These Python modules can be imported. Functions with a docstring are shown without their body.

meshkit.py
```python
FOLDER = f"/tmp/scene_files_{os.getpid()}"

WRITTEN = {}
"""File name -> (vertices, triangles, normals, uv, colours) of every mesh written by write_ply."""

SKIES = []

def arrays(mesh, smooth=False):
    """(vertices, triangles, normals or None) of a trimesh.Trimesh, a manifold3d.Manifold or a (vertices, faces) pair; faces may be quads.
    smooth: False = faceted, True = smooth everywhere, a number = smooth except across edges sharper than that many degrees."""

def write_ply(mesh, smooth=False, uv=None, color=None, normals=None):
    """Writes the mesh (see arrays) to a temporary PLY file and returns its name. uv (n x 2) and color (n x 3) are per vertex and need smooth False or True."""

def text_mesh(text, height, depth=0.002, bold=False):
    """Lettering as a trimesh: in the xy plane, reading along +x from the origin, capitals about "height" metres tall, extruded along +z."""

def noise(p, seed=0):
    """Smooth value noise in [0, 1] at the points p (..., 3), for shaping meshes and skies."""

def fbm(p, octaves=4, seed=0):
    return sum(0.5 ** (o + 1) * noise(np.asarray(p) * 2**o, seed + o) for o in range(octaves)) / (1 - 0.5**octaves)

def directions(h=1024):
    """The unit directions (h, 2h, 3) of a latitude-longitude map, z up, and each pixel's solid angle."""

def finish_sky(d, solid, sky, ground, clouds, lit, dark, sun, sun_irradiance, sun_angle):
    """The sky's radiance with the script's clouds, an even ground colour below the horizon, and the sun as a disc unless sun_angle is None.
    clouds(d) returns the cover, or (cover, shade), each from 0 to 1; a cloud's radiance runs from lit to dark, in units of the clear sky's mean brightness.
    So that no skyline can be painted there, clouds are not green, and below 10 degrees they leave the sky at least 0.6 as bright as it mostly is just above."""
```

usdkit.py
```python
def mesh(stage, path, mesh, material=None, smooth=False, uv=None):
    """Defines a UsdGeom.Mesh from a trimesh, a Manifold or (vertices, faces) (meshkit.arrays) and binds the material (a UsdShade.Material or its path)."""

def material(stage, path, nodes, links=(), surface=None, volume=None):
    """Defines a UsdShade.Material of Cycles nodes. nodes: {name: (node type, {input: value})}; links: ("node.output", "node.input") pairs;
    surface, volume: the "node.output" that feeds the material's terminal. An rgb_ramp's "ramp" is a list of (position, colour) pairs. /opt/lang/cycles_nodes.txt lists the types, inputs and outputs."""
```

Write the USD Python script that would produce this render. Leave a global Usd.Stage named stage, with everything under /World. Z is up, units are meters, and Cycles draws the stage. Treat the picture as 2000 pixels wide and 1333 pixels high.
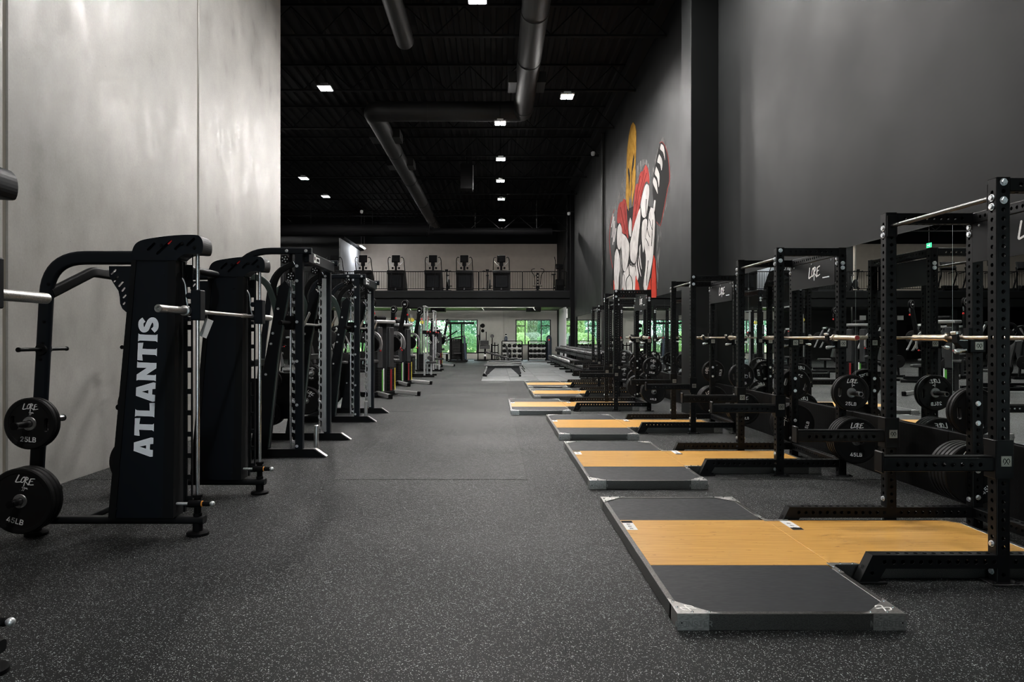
import math, random
import numpy as np, trimesh
import shapely.geometry as sg, shapely.affinity as sa
from shapely.ops import unary_union
from pxr import Usd, UsdGeom, UsdLux, UsdShade, Gf, Sdf
import usdkit, meshkit

stage = Usd.Stage.CreateInMemory()
UsdGeom.SetStageUpAxis(stage, "Z")
UsdGeom.Xform.Define(stage, "/World")
UsdGeom.Scope.Define(stage, "/World/Looks")

# ------------------------------------------------------------------ camera, sky, sun, exposure
F, VX, VY, CAMZ = 1400.0, 968.0, 660.0, 1.37          # focal length and vanishing point in pixels of the 2000 x 1333 frame
cam = UsdGeom.Camera.Define(stage, "/World/camera")
cam.AddTranslateOp().Set(Gf.Vec3d(0, 0, CAMZ))
cam.AddRotateXOp().Set(90.0)
cam.CreateHorizontalApertureAttr(36.0)
cam.CreateVerticalApertureAttr(36.0 * 1333 / 2000)
cam.CreateFocalLengthAttr(F / 2000 * 36.0)
cam.CreateHorizontalApertureOffsetAttr((1000 - VX) / 2000 * 36.0)
cam.CreateVerticalApertureOffsetAttr(-(666.5 - VY) / 2000 * 36.0)
cam.CreateClippingRangeAttr(Gf.Vec2f(0.05, 500))
EXPOSURE = 1.05
cam.CreateExposureAttr(EXPOSURE)
sky = UsdLux.DomeLight.Define(stage, "/World/sky")
sky.CreateIntensityAttr(1.1)
sky.CreateColorAttr(Gf.Vec3f(0.80, 0.90, 1.0))
sun = UsdLux.DistantLight.Define(stage, "/World/sun")
sun.CreateIntensityAttr(14.0)
sun.CreateAngleAttr(1.0)
sun.CreateColorAttr(Gf.Vec3f(1.0, 0.95, 0.86))
sun.AddRotateXYZOp().Set(Gf.Vec3f(38, 0, 25))        # high, from over the building: it lights the trees, not the room
LAMP = 560.0                                          # radiance of the high-bay lenses

# ------------------------------------------------------------------ materials
LK = "/World/Looks/"
def mat(name, nodes, links=(), surface="p.BSDF"):
    return usdkit.material(stage, LK + name, nodes, links, surface=surface)
def plain(name, col, rough=0.5, metal=0.0, spec=0.5, **kw):
    return mat(name, {"p": ("principled_bsdf", dict(base_color=col, roughness=rough, metallic=metal, specular_ior_level=spec, **kw))})
def grainy(name, c0, c1, scale, rough=0.5, metal=0.0, bump=0.0, stretch=(1, 1, 1), r1=None, detail=3, spec=0.5, bdist=0.01):
    n = {"t": ("texture_coordinate", {}), "m": ("mapping", {"scale": stretch}), "n": ("noise_texture", {"scale": scale, "detail": detail}),
         "r": ("rgb_ramp", {"ramp": [(0.3, c0), (0.7, c1)]}), "p": ("principled_bsdf", {"roughness": rough, "metallic": metal, "specular_ior_level": spec})}
    l = [("t.object", "m.vector"), ("m.vector", "n.vector"), ("n.fac", "r.fac"), ("r.color", "p.base_color")]
    if r1 is not None:
        n["mr"] = ("map_range", {"from_min": 0.3, "from_max": 0.7, "to_min": rough, "to_max": r1}); l += [("n.fac", "mr.value"), ("mr.result", "p.roughness")]
    if bump:
        n["b"] = ("bump", {"strength": bump, "distance": bdist}); l += [("n.fac", "b.height"), ("b.normal", "p.normal")]
    return mat(name, n, l)

M = {}
M["powder"] = grainy("black_powder_coat", (.0026, .0028, .0032), (.0038, .0041, .0046), 240, rough=.42, bump=.08, bdist=.001, spec=.15)
M["powder2"] = grainy("black_textured_coat", (.003, .0035, .0042), (.0045, .005, .0058), 160, rough=.5, bump=.1, bdist=.001, spec=.15)
M["navy"] = grainy("blue_black_coat", (.003, .0046, .0072), (.0042, .0062, .0095), 200, rough=.46, bump=.06, bdist=.001, spec=.17)
M["panelblk"] = grainy("black_panel", (.004, .005, .0065), (.006, .007, .0085), 120, rough=.6, spec=.1)
M["matte"] = plain("matte_black", (.003, .003, .0034), .7, spec=.08)
M["rubberblk"] = grainy("black_rubber", (.0042, .0042, .0045), (.0065, .0065, .0068), 90, rough=.5, r1=.62, spec=.15)
M["foam"] = grainy("black_upholstery", (.013, .013, .014), (.02, .02, .021), 60, rough=.55)
M["chrome"] = plain("chrome", (.82, .82, .83), .2, 1.0)
M["zinc"] = grainy("zinc_bolt", (.62, .65, .67), (.80, .82, .84), 60, rough=.30, metal=.85, r1=.42)
M["bar"] = grainy("bronze_nickel_bar", (.60, .50, .39), (.70, .60, .48), 40, rough=.24, metal=1.0, stretch=(1, .2, 1))
M["steel"] = grainy("brushed_steel_edge", (.10, .098, .094), (.20, .195, .188), 30, rough=.27, metal=1.0, stretch=(6, 6, 60), r1=.42)
M["steel2"] = grainy("galvanised_steel", (.40, .39, .375), (.56, .55, .53), 26, rough=.3, metal=1.0, stretch=(2, 10, 10), r1=.42)
M["etch"] = plain("etched_mark", (.85, .83, .80), .6)
M["etchdark"] = plain("faint_etching", (.33, .325, .31), .42, 1.0)
M["alu"] = grainy("satin_aluminium", (.60, .60, .60), (.72, .72, .72), 50, rough=.36, metal=1.0, stretch=(1, 1, .1))
M["greysteel"] = grainy("grey_machine_paint", (.020, .021, .0225), (.028, .029, .031), 30, rough=.42)
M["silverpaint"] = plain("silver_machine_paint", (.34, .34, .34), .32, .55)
M["pegsteel"] = grainy("dark_chrome_peg", (.36, .36, .37), (.50, .50, .51), 40, rough=.24, metal=1.0)
M["dbell"] = grainy("grey_black_urethane", (.016, .016, .017), (.03, .03, .032), 40, rough=.38)
M["badge"] = plain("badge_steel", (.30, .28, .245), .38, .9)
M["hub"] = plain("grey_hub_ring", (.22, .22, .22), .4, .8)
M["white"] = plain("white_print", (.72, .72, .72), .6)
M["offwhite"] = plain("offwhite_plastic", (.60, .59, .56), .5)
M["print"] = plain("pale_grey_print", (.80, .84, .90), .5)
M["red"] = plain("red_plastic", (.55, .02, .02), .35)
M["darkred"] = plain("dark_red_plate", (.20, .008, .012), .45)
M["green"] = plain("green_strip", (.06, .26, .03), .5)
M["yellow"] = plain("yellow_label", (.62, .50, .06), .5)
M["orange"] = plain("orange_ring", (.75, .28, .04), .5)
M["padgrey"] = grainy("dark_grey_platform_rubber", (.0095, .011, .0135), (.014, .0158, .0185), 22, rough=.52, r1=.68, stretch=(1, 4, 1), spec=.22)
M["mirror"] = plain("mirror_silver", (.80, .85, .83), .0, 1.0)
M["mirredge"] = plain("mirror_edge", (.45, .55, .52), .2)
M["ceilblk"] = plain("ceiling_black", (.006, .006, .0065), .8, spec=.2)
M["duct"] = grainy("black_duct_paint", (.010, .010, .010), (.013, .013, .013), 12, rough=.55, spec=.35)
M["beige"] = grainy("beige_plaster", (.47, .41, .355), (.52, .455, .395), 3, rough=.85)
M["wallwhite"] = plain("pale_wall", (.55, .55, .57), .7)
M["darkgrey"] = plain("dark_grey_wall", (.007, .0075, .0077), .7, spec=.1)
M["frame"] = plain("window_frame_black", (.012, .014, .015), .45)
M["red_paint"] = grainy("mural_red", (.17, .024, .021), (.25, .045, .04), 5, rough=.9, spec=.04)
M["red_flat"] = grainy("mural_bright_red", (.31, .028, .017), (.36, .036, .022), 4, rough=.9, spec=.04)
M["gold_paint"] = grainy("mural_gold", (.19, .095, .012), (.31, .175, .034), 6, rough=.9, spec=.04)
M["pale_paint"] = grainy("mural_white", (.30, .285, .275), (.44, .42, .41), 4, rough=.9, spec=.04)
M["spray"] = mat("mural_spray_paint", {"t": ("texture_coordinate", {}), "m": ("mapping", {"scale": (1, 5, 2.2)}), "n": ("noise_texture", {"scale": 1.6, "detail": 4.0}), "r": ("map_range", {"from_min": .46, "from_max": .72, "to_min": 0.0, "to_max": .8, "clamp": True}), "d": ("diffuse_bsdf", {"color": (.20, .195, .19)}), "tr": ("transparent_bsdf", {}), "x": ("mix_closure", {})},
    [("t.object", "m.vector"), ("m.vector", "n.vector"), ("n.fac", "r.value"), ("r.result", "x.fac"), ("tr.BSDF", "x.closure1"), ("d.BSDF", "x.closure2")], surface="x.closure")
M["grey_paint"] = grainy("mural_grey", (.07, .068, .066), (.15, .145, .142), 6, rough=.9, spec=.04)
M["ink_paint"] = plain("mural_black", (.011, .0105, .0105), .85, spec=.06)
M["red_fold"] = plain("mural_red_shadow", (.10, .012, .011), .9, spec=.04)
M["screen"] = plain("dark_screen", (.006, .007, .007), .15)
M["bark"] = grainy("bark", (.10, .075, .05), (.2, .16, .12), 14, rough=.9)
M["cordred"] = plain("red_paint_bright", (.5, .03, .03), .5)
M["blue"] = plain("dark_blue_vinyl", (.012, .020, .036), .35)
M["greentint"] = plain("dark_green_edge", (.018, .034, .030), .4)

def leafmat(name, c0, c1):
    return mat(name, {"o": ("geometry", {}), "r": ("rgb_ramp", {"ramp": [(0, c0), (1, c1)]}), "d": ("diffuse_bsdf", {}), "t": ("translucent_bsdf", {}), "x": ("mix_closure", {"fac": .4})},
               [("o.random_per_island", "r.fac"), ("r.color", "d.color"), ("r.color", "t.color"), ("d.BSDF", "x.closure1"), ("t.BSDF", "x.closure2")], surface="x.closure")
M["leafA"] = leafmat("leaf_mid_green", (.24, .40, .22), (.46, .62, .40))
M["leafB"] = leafmat("leaf_dark_green", (.16, .32, .22), (.34, .54, .38))
M["leafC"] = leafmat("leaf_yellow_green", (.42, .55, .28), (.66, .76, .46))
M["leafD"] = leafmat("leaf_silver_grey", (.30, .36, .28), (.55, .58, .50))
M["grass"] = grainy("meadow_grass", (.16, .32, .05), (.36, .50, .12), 3, rough=.9)

# rubber floor with pale flecks: two sizes of voronoi chips in world position
def floor_mat(name, base, base2, fleck, thr, rough):
    n = {"g": ("geometry", {}), "oi": ("object_info", {}),
         "w": ("noise_texture", {"scale": 95.0, "detail": 1.0}),
         "wm": ("vector_math", {"math_type": "multiply_add", "vector2": (.0022, .0022, .0022)}),
         "v": ("voronoi_texture", {"scale": 185.0}), "v2": ("voronoi_texture", {"scale": 330.0}),
         "s": ("separate_color", {}), "s2": ("separate_color", {}),
         "a": ("math", {"math_type": "greater_than", "value2": thr}), "a2": ("math", {"math_type": "greater_than", "value2": thr + .02}),
         "d": ("math", {"math_type": "less_than", "value2": .52}),
         "k": ("math", {"math_type": "multiply"}), "mx": ("math", {"math_type": "maximum"}),
         "big": ("noise_texture", {"scale": .45, "detail": 3.0}), "bc": ("rgb_ramp", {"ramp": [(.35, base), (.65, base2)]}),
         "fc": ("mix_color", {"blend_type": "mix", "a": (.06, .06, .06), "b": fleck}),
         "c": ("mix_color", {"blend_type": "mix"}),
         "rn": ("map_range", {"from_min": .35, "from_max": .65, "to_min": rough - .04, "to_max": rough + .06}),
         "fb": ("noise_texture", {"scale": 260.0, "detail": 2.0}), "bp": ("bump", {"strength": .22, "distance": .002}),
         "p": ("principled_bsdf", {"roughness": rough, "specular_ior_level": .16})}
    l = [("g.position", "w.vector"), ("w.color", "wm.vector1"), ("g.position", "wm.vector3"), ("wm.vector", "v.vector"), ("wm.vector", "v2.vector"),
         ("v.color", "s.color"), ("v2.color", "s2.color"), ("s.r", "a.value1"), ("v.distance", "d.value1"), ("a.value", "k.value1"), ("d.value", "k.value2"),
         ("s2.r", "a2.value1"), ("k.value", "mx.value1"), ("a2.value", "mx.value2"), ("mx.value", "c.fac"), ("s.g", "fc.fac"),
         ("g.position", "big.vector"), ("big.fac", "bc.fac"), ("bc.color", "c.a"), ("fc.result", "c.b"), ("c.result", "p.base_color"),
         ("big.fac", "rn.value"), ("rn.result", "p.roughness"), ("g.position", "fb.vector"), ("fb.fac", "bp.height"), ("bp.normal", "p.normal")]
    return mat(name, n, l)
M["floor"] = floor_mat("speckled_rubber", (.0018, .0022, .0024), (.0028, .0033, .0035), (.56, .58, .575), .935, .62)
M["floor2"] = floor_mat("speckled_rubber_worn", (.0026, .0030, .0032), (.0037, .0042, .0044), (.58, .60, .595), .932, .61)
M["tile"] = grainy("grey_rubber_tile", (.085, .09, .095), (.125, .13, .135), 6, rough=.45, r1=.6)
M["tile2"] = grainy("darker_rubber_tile", (.055, .06, .064), (.085, .09, .095), 6, rough=.45, r1=.6)

# cast concrete wall panels: blotches, vertical trowel streaks, pits
def concrete(name, lo, hi, rough):
    n = {"t": ("geometry", {}), "m": ("mapping", {"scale": (1, 1, .55)}),
         "n1": ("noise_texture", {"scale": .55, "detail": 6.0, "roughness": .62}), "n2": ("noise_texture", {"scale": 3.2, "detail": 5.0}), "n3": ("noise_texture", {"scale": 42.0, "detail": 3.0}),
         "a": ("mix_float", {"fac": .30}), "a2": ("mix_float", {"fac": .12}), "r": ("rgb_ramp", {"ramp": [(.30, lo), (.52, tuple((x + y) / 2 for x, y in zip(lo, hi))), (.70, hi)]}),
         "v": ("voronoi_texture", {"scale": 9.0}), "vt": ("math", {"math_type": "less_than", "value2": .035}), "c": ("mix_color", {"blend_type": "mix", "b": tuple(x * .45 for x in lo)}),
         "mr": ("map_range", {"from_min": .3, "from_max": .7, "to_min": rough - .06, "to_max": rough + .12}),
         "b": ("bump", {"strength": .25, "distance": .004}), "p": ("principled_bsdf", {"specular_ior_level": .5})}
    l = [("t.position", "m.vector"), ("t.position", "n1.vector"), ("m.vector", "n2.vector"), ("t.position", "n3.vector"), ("n1.fac", "a.a"), ("n2.fac", "a.b"), ("a.result", "a2.a"), ("n3.fac", "a2.b"),
         ("a2.result", "r.fac"), ("t.position", "v.vector"), ("v.distance", "vt.value1"), ("vt.value", "c.fac"), ("r.color", "c.a"), ("c.result", "p.base_color"), ("n2.fac", "mr.value"), ("mr.result", "p.roughness"), ("a2.result", "b.height"), ("b.normal", "p.normal")]
    return mat(name, n, l)
M["concrete"] = concrete("cast_concrete", (.175, .170, .160), (.41, .40, .378), .38)
M["concrete2"] = concrete("pale_cast_concrete", (.40, .40, .37), (.54, .54, .50), .6)
M["caulk"] = plain("joint_caulk", (.11, .10, .08), .8)
M["blackwall"] = grainy("charcoal_wall_paint", (.0052, .0059, .0061), (.0066, .0074, .0076), 1.2, rough=.55, r1=.62, spec=.14)
# bamboo strips
M["wood"] = mat("bamboo_board", {"t": ("texture_coordinate", {}), "m": ("mapping", {"scale": (1.2, 34, 20)}), "n": ("noise_texture", {"scale": 3.0, "detail": 4.0}),
    "m2": ("mapping", {"scale": (14, 55, 20)}), "n2": ("noise_texture", {"scale": 1.0, "detail": 2.0}), "k": ("math", {"math_type": "greater_than", "value2": .70}),
    "r": ("rgb_ramp", {"ramp": [(.3, (.64, .32, .068)), (.5, (.73, .39, .095)), (.72, (.82, .47, .135))]}), "c": ("mix_color", {"blend_type": "multiply", "b": (.66, .55, .42)}),
    "p": ("principled_bsdf", {"roughness": .3, "coat_weight": .35, "coat_roughness": .16})},
    [("t.object", "m.vector"), ("m.vector", "n.vector"), ("t.object", "m2.vector"), ("m2.vector", "n2.vector"), ("n2.fac", "k.value1"), ("k.value", "c.fac"), ("n.fac", "r.fac"), ("r.color", "c.a"), ("c.result", "p.base_color")])
M["glass"] = mat("window_glass", {"f": ("fresnel", {"IOR": 1.45}), "t": ("transparent_bsdf", {"color": (.93, .97, .95)}), "g": ("glossy_bsdf", {"roughness": .02, "color": (.9, .9, .9)}), "x": ("mix_closure", {})},
    [("f.fac", "x.fac"), ("t.BSDF", "x.closure1"), ("g.BSDF", "x.closure2")], surface="x.closure")
def emit(name, col, s):
    return mat(name, {"e": ("emission", {"color": col, "strength": s})}, surface="e.emission")
M["lamp"] = emit("high_bay_lens", (1.0, .97, .935), LAMP)
M["lampcool"] = emit("cool_tube", (.90, .95, 1.0), 60.0)
M["lampwash"] = emit("added_washer_lens", (1.0, .97, .90), 80.0)
M["exit"] = emit("exit_sign_green", (.05, .62, .25), 1.2)
M["exitw"] = emit("exit_sign_white", (.8, 1.0, .85), 1.6)

# ------------------------------------------------------------------ mesh helpers
def cat(*ms):
    ms = [m for m in ms if m is not None]
    return ms[0] if len(ms) == 1 else trimesh.util.concatenate(ms)
def _tmpl():
    pts = []
    for i in (0, 1):
        for j in (0, 1):
            for k in (0, 1):
                for a in range(3):
                    q = np.array([i, j, k], float); d = np.where(q > 0, -.2, .2); d[a] = 0
                    pts.append(q + d)
    h = trimesh.convex.convex_hull(np.array(pts), repair=True)
    order = [int(np.argmin(((np.array(pts) - v) ** 2).sum(1))) for v in h.vertices]
    return order, np.array(h.faces)
_ORD, _FC = _tmpl()
def bx(x0, x1, y0, y1, z0, z1, c=.003):
    lo, hi = np.array([min(x0, x1), min(y0, y1), min(z0, z1)]), np.array([max(x0, x1), max(y0, y1), max(z0, z1)])
    c = min(c, .45 * float((hi - lo).min()))
    pts = []
    for i in (0, 1):
        for j in (0, 1):
            for k in (0, 1):
                for a in range(3):
                    q = np.where(np.array([i, j, k]) > 0, hi, lo); d = np.where(np.array([i, j, k]) > 0, -c, c); d[a] = 0
                    pts.append(q + d)
    return trimesh.Trimesh(np.array(pts)[_ORD], _FC, process=False)
def cbx(x, y, z, sx, sy, sz, c=.003):
    return bx(x - sx / 2, x + sx / 2, y - sy / 2, y + sy / 2, z - sz / 2, z + sz / 2, c)
def frame_of(t, ref):
    a = np.cross(t, ref); a /= np.linalg.norm(a) + 1e-12
    return a, np.cross(t, a)
def sweep(path, prof, ref=None, caps=True):
    """A closed convex profile (n x 2) carried along a polyline, parallel transported."""
    P = np.asarray(path, float); prof = np.asarray(prof, float); n = len(prof)
    T = np.gradient(P, axis=0); T[0], T[-1] = P[1] - P[0], P[-1] - P[-2]; T /= np.linalg.norm(T, axis=1, keepdims=True)
    if ref is None: ref = np.array([0, 1.0, 0]) if abs(T[0][1]) < .8 else np.array([0, 0, 1.0])
    rings = []
    for i in range(len(P)):
        b = np.asarray(ref, float) - T[i] * (T[i] @ ref); b /= np.linalg.norm(b) + 1e-12
        a = np.cross(b, T[i])
        rings.append(P[i] + prof[:, :1] * a + prof[:, 1:] * b)
        ref = b
    v = np.vstack(rings); f = []
    for i in range(len(P) - 1):
        for j in range(n):
            p, q = i * n + j, i * n + (j + 1) % n
            f += [[p, q, q + n], [p, q + n, p + n]]
    if caps:
        e = (len(P) - 1) * n
        for j in range(1, n - 1):
            f += [[0, j + 1, j], [e, e + j, e + j + 1]]
    m = trimesh.Trimesh(v, np.array(f), process=False)
    if m.volume < 0: m.invert()
    return m
def circ(r, n=12):
    t = np.arange(n) * 2 * np.pi / n
    return np.stack([r * np.cos(t), r * np.sin(t)], 1)
def rrect(w, h, r=.008, k=3):
    out = []
    for sx, sy, a0 in ((1, 1, 0), (-1, 1, 90), (-1, -1, 180), (1, -1, 270)):
        for i in range(k + 1):
            a = math.radians(a0 + 90 * i / k)
            out.append((sx * (w / 2 - r) + r * math.cos(a), sy * (h / 2 - r) + r * math.sin(a)))
    return np.array(out)
def rod(p, q, r, n=12, r2=None):
    p, q = np.asarray(p, float), np.asarray(q, float); t = q - p; L = np.linalg.norm(t); t /= L
    c = min(.25 * r, .004)
    r2 = r if r2 is None else r2
    return turn([(0, 0), (r - c, 0), (r, c), (r2, L - c), (r2 - c, L), (0, L)], p, t, n)
def turn(prof, base, axis, n=24):
    """Lathe a (radius, height) profile round AXIS from BASE."""
    axis = np.asarray(axis, float); axis /= np.linalg.norm(axis)
    a, b = frame_of(axis, np.array([0, 0, 1.0]) if abs(axis[2]) < .9 else np.array([1.0, 0, 0]))
    th = np.arange(n) * 2 * np.pi / n
    ring = np.cos(th)[:, None] * a + np.sin(th)[:, None] * b
    v, idx = [], []
    for r, h in prof:
        if r < 1e-9: idx.append([len(v)] * n); v.append(np.asarray(base) + axis * h)
        else:
            idx.append(list(range(len(v), len(v) + n))); v += list(np.asarray(base) + axis * h + ring * r)
    f = []
    for i in range(len(prof) - 1):
        for j in range(n):
            p, q, s, t = idx[i][j], idx[i][(j + 1) % n], idx[i + 1][(j + 1) % n], idx[i + 1][j]
            if p != q: f.append([p, q, s])
            if s != t: f.append([p, s, t])
    m = trimesh.Trimesh(np.array(v), np.array(f), process=False)
    if m.volume < 0: m.invert()
    return m
def curve(pts, n=10, closed=False):
    """Catmull-Rom through the points."""
    P = np.asarray(pts, float); out = []
    for i in range(len(P) - 1):
        p0, p1, p2, p3 = P[max(i - 1, 0)], P[i], P[i + 1], P[min(i + 2, len(P) - 1)]
        for t in np.linspace(0, 1, n, endpoint=False):
            out.append(.5 * (2 * p1 + (p2 - p0) * t + (2 * p0 - 5 * p1 + 4 * p2 - p3) * t * t + (3 * p1 - p0 - 3 * p2 + p3) * t ** 3))
    return np.array(out + [P[-1]])
def bend(pts, r, k=6):
    """A polyline with its inner corners rounded to radius r."""
    P = [np.asarray(p, float) for p in pts]; out = [P[0]]
    for a, b, c in zip(P, P[1:], P[2:]):
        u, v = (a - b) / np.linalg.norm(a - b), (c - b) / np.linalg.norm(c - b)
        h = math.acos(max(-1, min(1, u @ v))) / 2; d = min(r / math.tan(h), .48 * np.linalg.norm(a - b), .48 * np.linalg.norm(c - b))
        s, e = b + u * d, b + v * d
        for t in np.linspace(0, 1, k + 1): out.append((1 - t) ** 2 * s + 2 * t * (1 - t) * b + t * t * e)
    return np.array(out + [P[-1]])
def geoms(g):
    return [x for x in getattr(g, "geoms", [g]) if x.geom_type == "Polygon" and x.area > 1e-9]
def ext(poly, h):
    return cat(*[trimesh.creation.extrude_polygon(g, h, engine="earcut") for g in geoms(poly)])
def remap(m, A, o):
    v = np.asarray(m.vertices) @ np.asarray(A, float).T + np.asarray(o, float)
    r = trimesh.Trimesh(v, m.faces, process=False)
    if np.linalg.det(np.asarray(A, float)) < 0: r.invert()
    return r
def exz(poly, y0, y1): return remap(ext(poly, y1 - y0), [[1, 0, 0], [0, 0, -1], [0, 1, 0]], (0, y1, 0))     # polygon in x, z
def eyz(poly, x0, x1): return remap(ext(poly, x1 - x0), [[0, 0, 1], [1, 0, 0], [0, 1, 0]], (x0, 0, 0))       # polygon in y, z
def exy(poly, z0, z1): return remap(ext(poly, z1 - z0), np.eye(3), (0, 0, z0))
def face_y(m, x, y, z): return remap(m, [[1, 0, 0], [0, 0, -1], [0, 1, 0]], (x, y, z))                        # lettering read by someone looking along +y
def face_x(m, x, y, z): return remap(m, [[0, 0, -1], [-1, 0, 0], [0, 1, 0]], (x, y, z))                       # lettering read by someone looking along +x
def mv(m, x=0, y=0, z=0):
    m = m.copy(); m.apply_translation((x, y, z)); return m
def rot(m, deg, axis, pt=(0, 0, 0)):
    m = m.copy(); m.apply_transform(trimesh.transformations.rotation_matrix(math.radians(deg), axis, pt)); return m
def box2(x0, x1, y0, y1): return sg.box(min(x0, x1), min(y0, y1), max(x0, x1), max(y0, y1))
def hole(x, y, r, q=3): return sg.Point(x, y).buffer(r, quad_segs=q)
def slot(x0, y0, x1, y1, r): return sg.LineString([(x0, y0), (x1, y1)]).buffer(r, quad_segs=3)
def ell(x, y, rx, ry): return sa.scale(sg.Point(x, y).buffer(1, quad_segs=6), rx, ry)
def perf(L, w=.0762, t=.005, r=.0127, pitch=.0508, first=.0508, faces="xy", q=2, last=None):
    """Square perforated tube along z."""
    last = L - first if last is None else last
    zs = np.arange(first, last + 1e-6, pitch)
    k = .006
    def plate(on):
        p = box2(-w / 2 + k, w / 2 - k, 0, L)
        return p.difference(unary_union([hole(0, z, r, q) for z in zs])) if on else p
    px, py = plate("x" in faces), plate("y" in faces)
    ms = [eyz(px, w / 2 - t, w / 2), eyz(px, -w / 2, -w / 2 + t), exz(py, w / 2 - t, w / 2), exz(py, -w / 2, -w / 2 + t)]
    for sx in (-1, 1):
        for sy in (-1, 1):
            ms.append(turn([(0, 0), (k, 0), (k, L), (0, L)], (sx * (w / 2 - k), sy * (w / 2 - k), 0), (0, 0, 1), 8))
    ms += [bx(-w / 2 + k, w / 2 - k, -w / 2 + k, w / 2 - k, L - .004, L, .001), bx(-w / 2 + k, w / 2 - k, -w / 2 + k, w / 2 - k, 0, .004, .001)]
    return cat(*ms)
def along_x(m, x, y, z): return remap(m, [[0, 0, 1], [0, 1, 0], [-1, 0, 0]], (x, y, z))
def along_y(m, x, y, z): return remap(m, [[1, 0, 0], [0, 0, 1], [0, -1, 0]], (x, y, z))
def bolt(p, axis, r=.017, h=.013):
    return cat(turn([(0, 0), (r * 1.25, 0), (r * 1.25, .003), (0, .003)], p, axis, 14), turn([(0, .003), (r, .003), (r, h - .002), (r * .85, h), (0, h)], p, axis, 6))
def ball(c, r, k=2):
    m = trimesh.creation.icosphere(k, r); m.apply_translation(c); return m

# ------------------------------------------------------------------ scene tree helpers
used = {}
def nm(base):
    n = used.get(base, 0); used[base] = n + 1
    return base if n == 0 else f"{base}_{n:03d}"
def tag(prim, label=None, category=None, group=None, kind=None):
    for k, v in (("label", label), ("category", category), ("group", group), ("kind", kind)):
        if v: prim.SetCustomDataByKey(k, v)
def place(x, loc, rz=0, ry=0):
    x.AddTranslateOp().Set(Gf.Vec3d(*map(float, loc)))
    x.AddRotateZOp().Set(float(rz)); x.AddRotateYOp().Set(float(ry))
class Thing:
    def __init__(s, name, label=None, cat=None, loc=(0, 0, 0), rz=0, group=None, kind=None, ry=0):
        s.base, s.path, s.n, s.group, s.cat = name, "/World/" + nm(name), {}, group, cat
        x = UsdGeom.Xform.Define(stage, s.path); place(x, loc, rz, ry); s.prim = x.GetPrim()
        tag(s.prim, label, cat, group, kind)
    def p(s, name, mesh, m, smooth=30, label=None, under=None, kind=None):
        par = under or s.path; d = s.n.setdefault(par, {}); k = d.get(name, 0); d[name] = k + 1
        path = f"{par}/{name}" + (f"_{k:03d}" if k else "")
        g = usdkit.mesh(stage, path, mesh, M[m], smooth)
        tag(g.GetPrim(), label, None, None, kind)
        return path
    def copy(s, label, loc, rz=0, ry=0, group=None):
        x = UsdGeom.Xform.Define(stage, "/World/" + nm(s.base)); pr = x.GetPrim()
        pr.GetReferences().AddInternalReference(s.path); pr.SetInstanceable(True)
        pr.GetAttribute("xformOp:translate").Set(Gf.Vec3d(*map(float, loc))); pr.GetAttribute("xformOp:rotateZ").Set(float(rz)); pr.GetAttribute("xformOp:rotateY").Set(float(ry))
        tag(pr, label, s.cat, group or s.group)
        return pr
    def move(s, label, loc, rz=0, ry=0):
        for k, v in (("translate", Gf.Vec3d(*map(float, loc))), ("rotateZ", float(rz)), ("rotateY", float(ry))): s.prim.GetAttribute("xformOp:" + k).Set(v)
        tag(s.prim, label)
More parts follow.
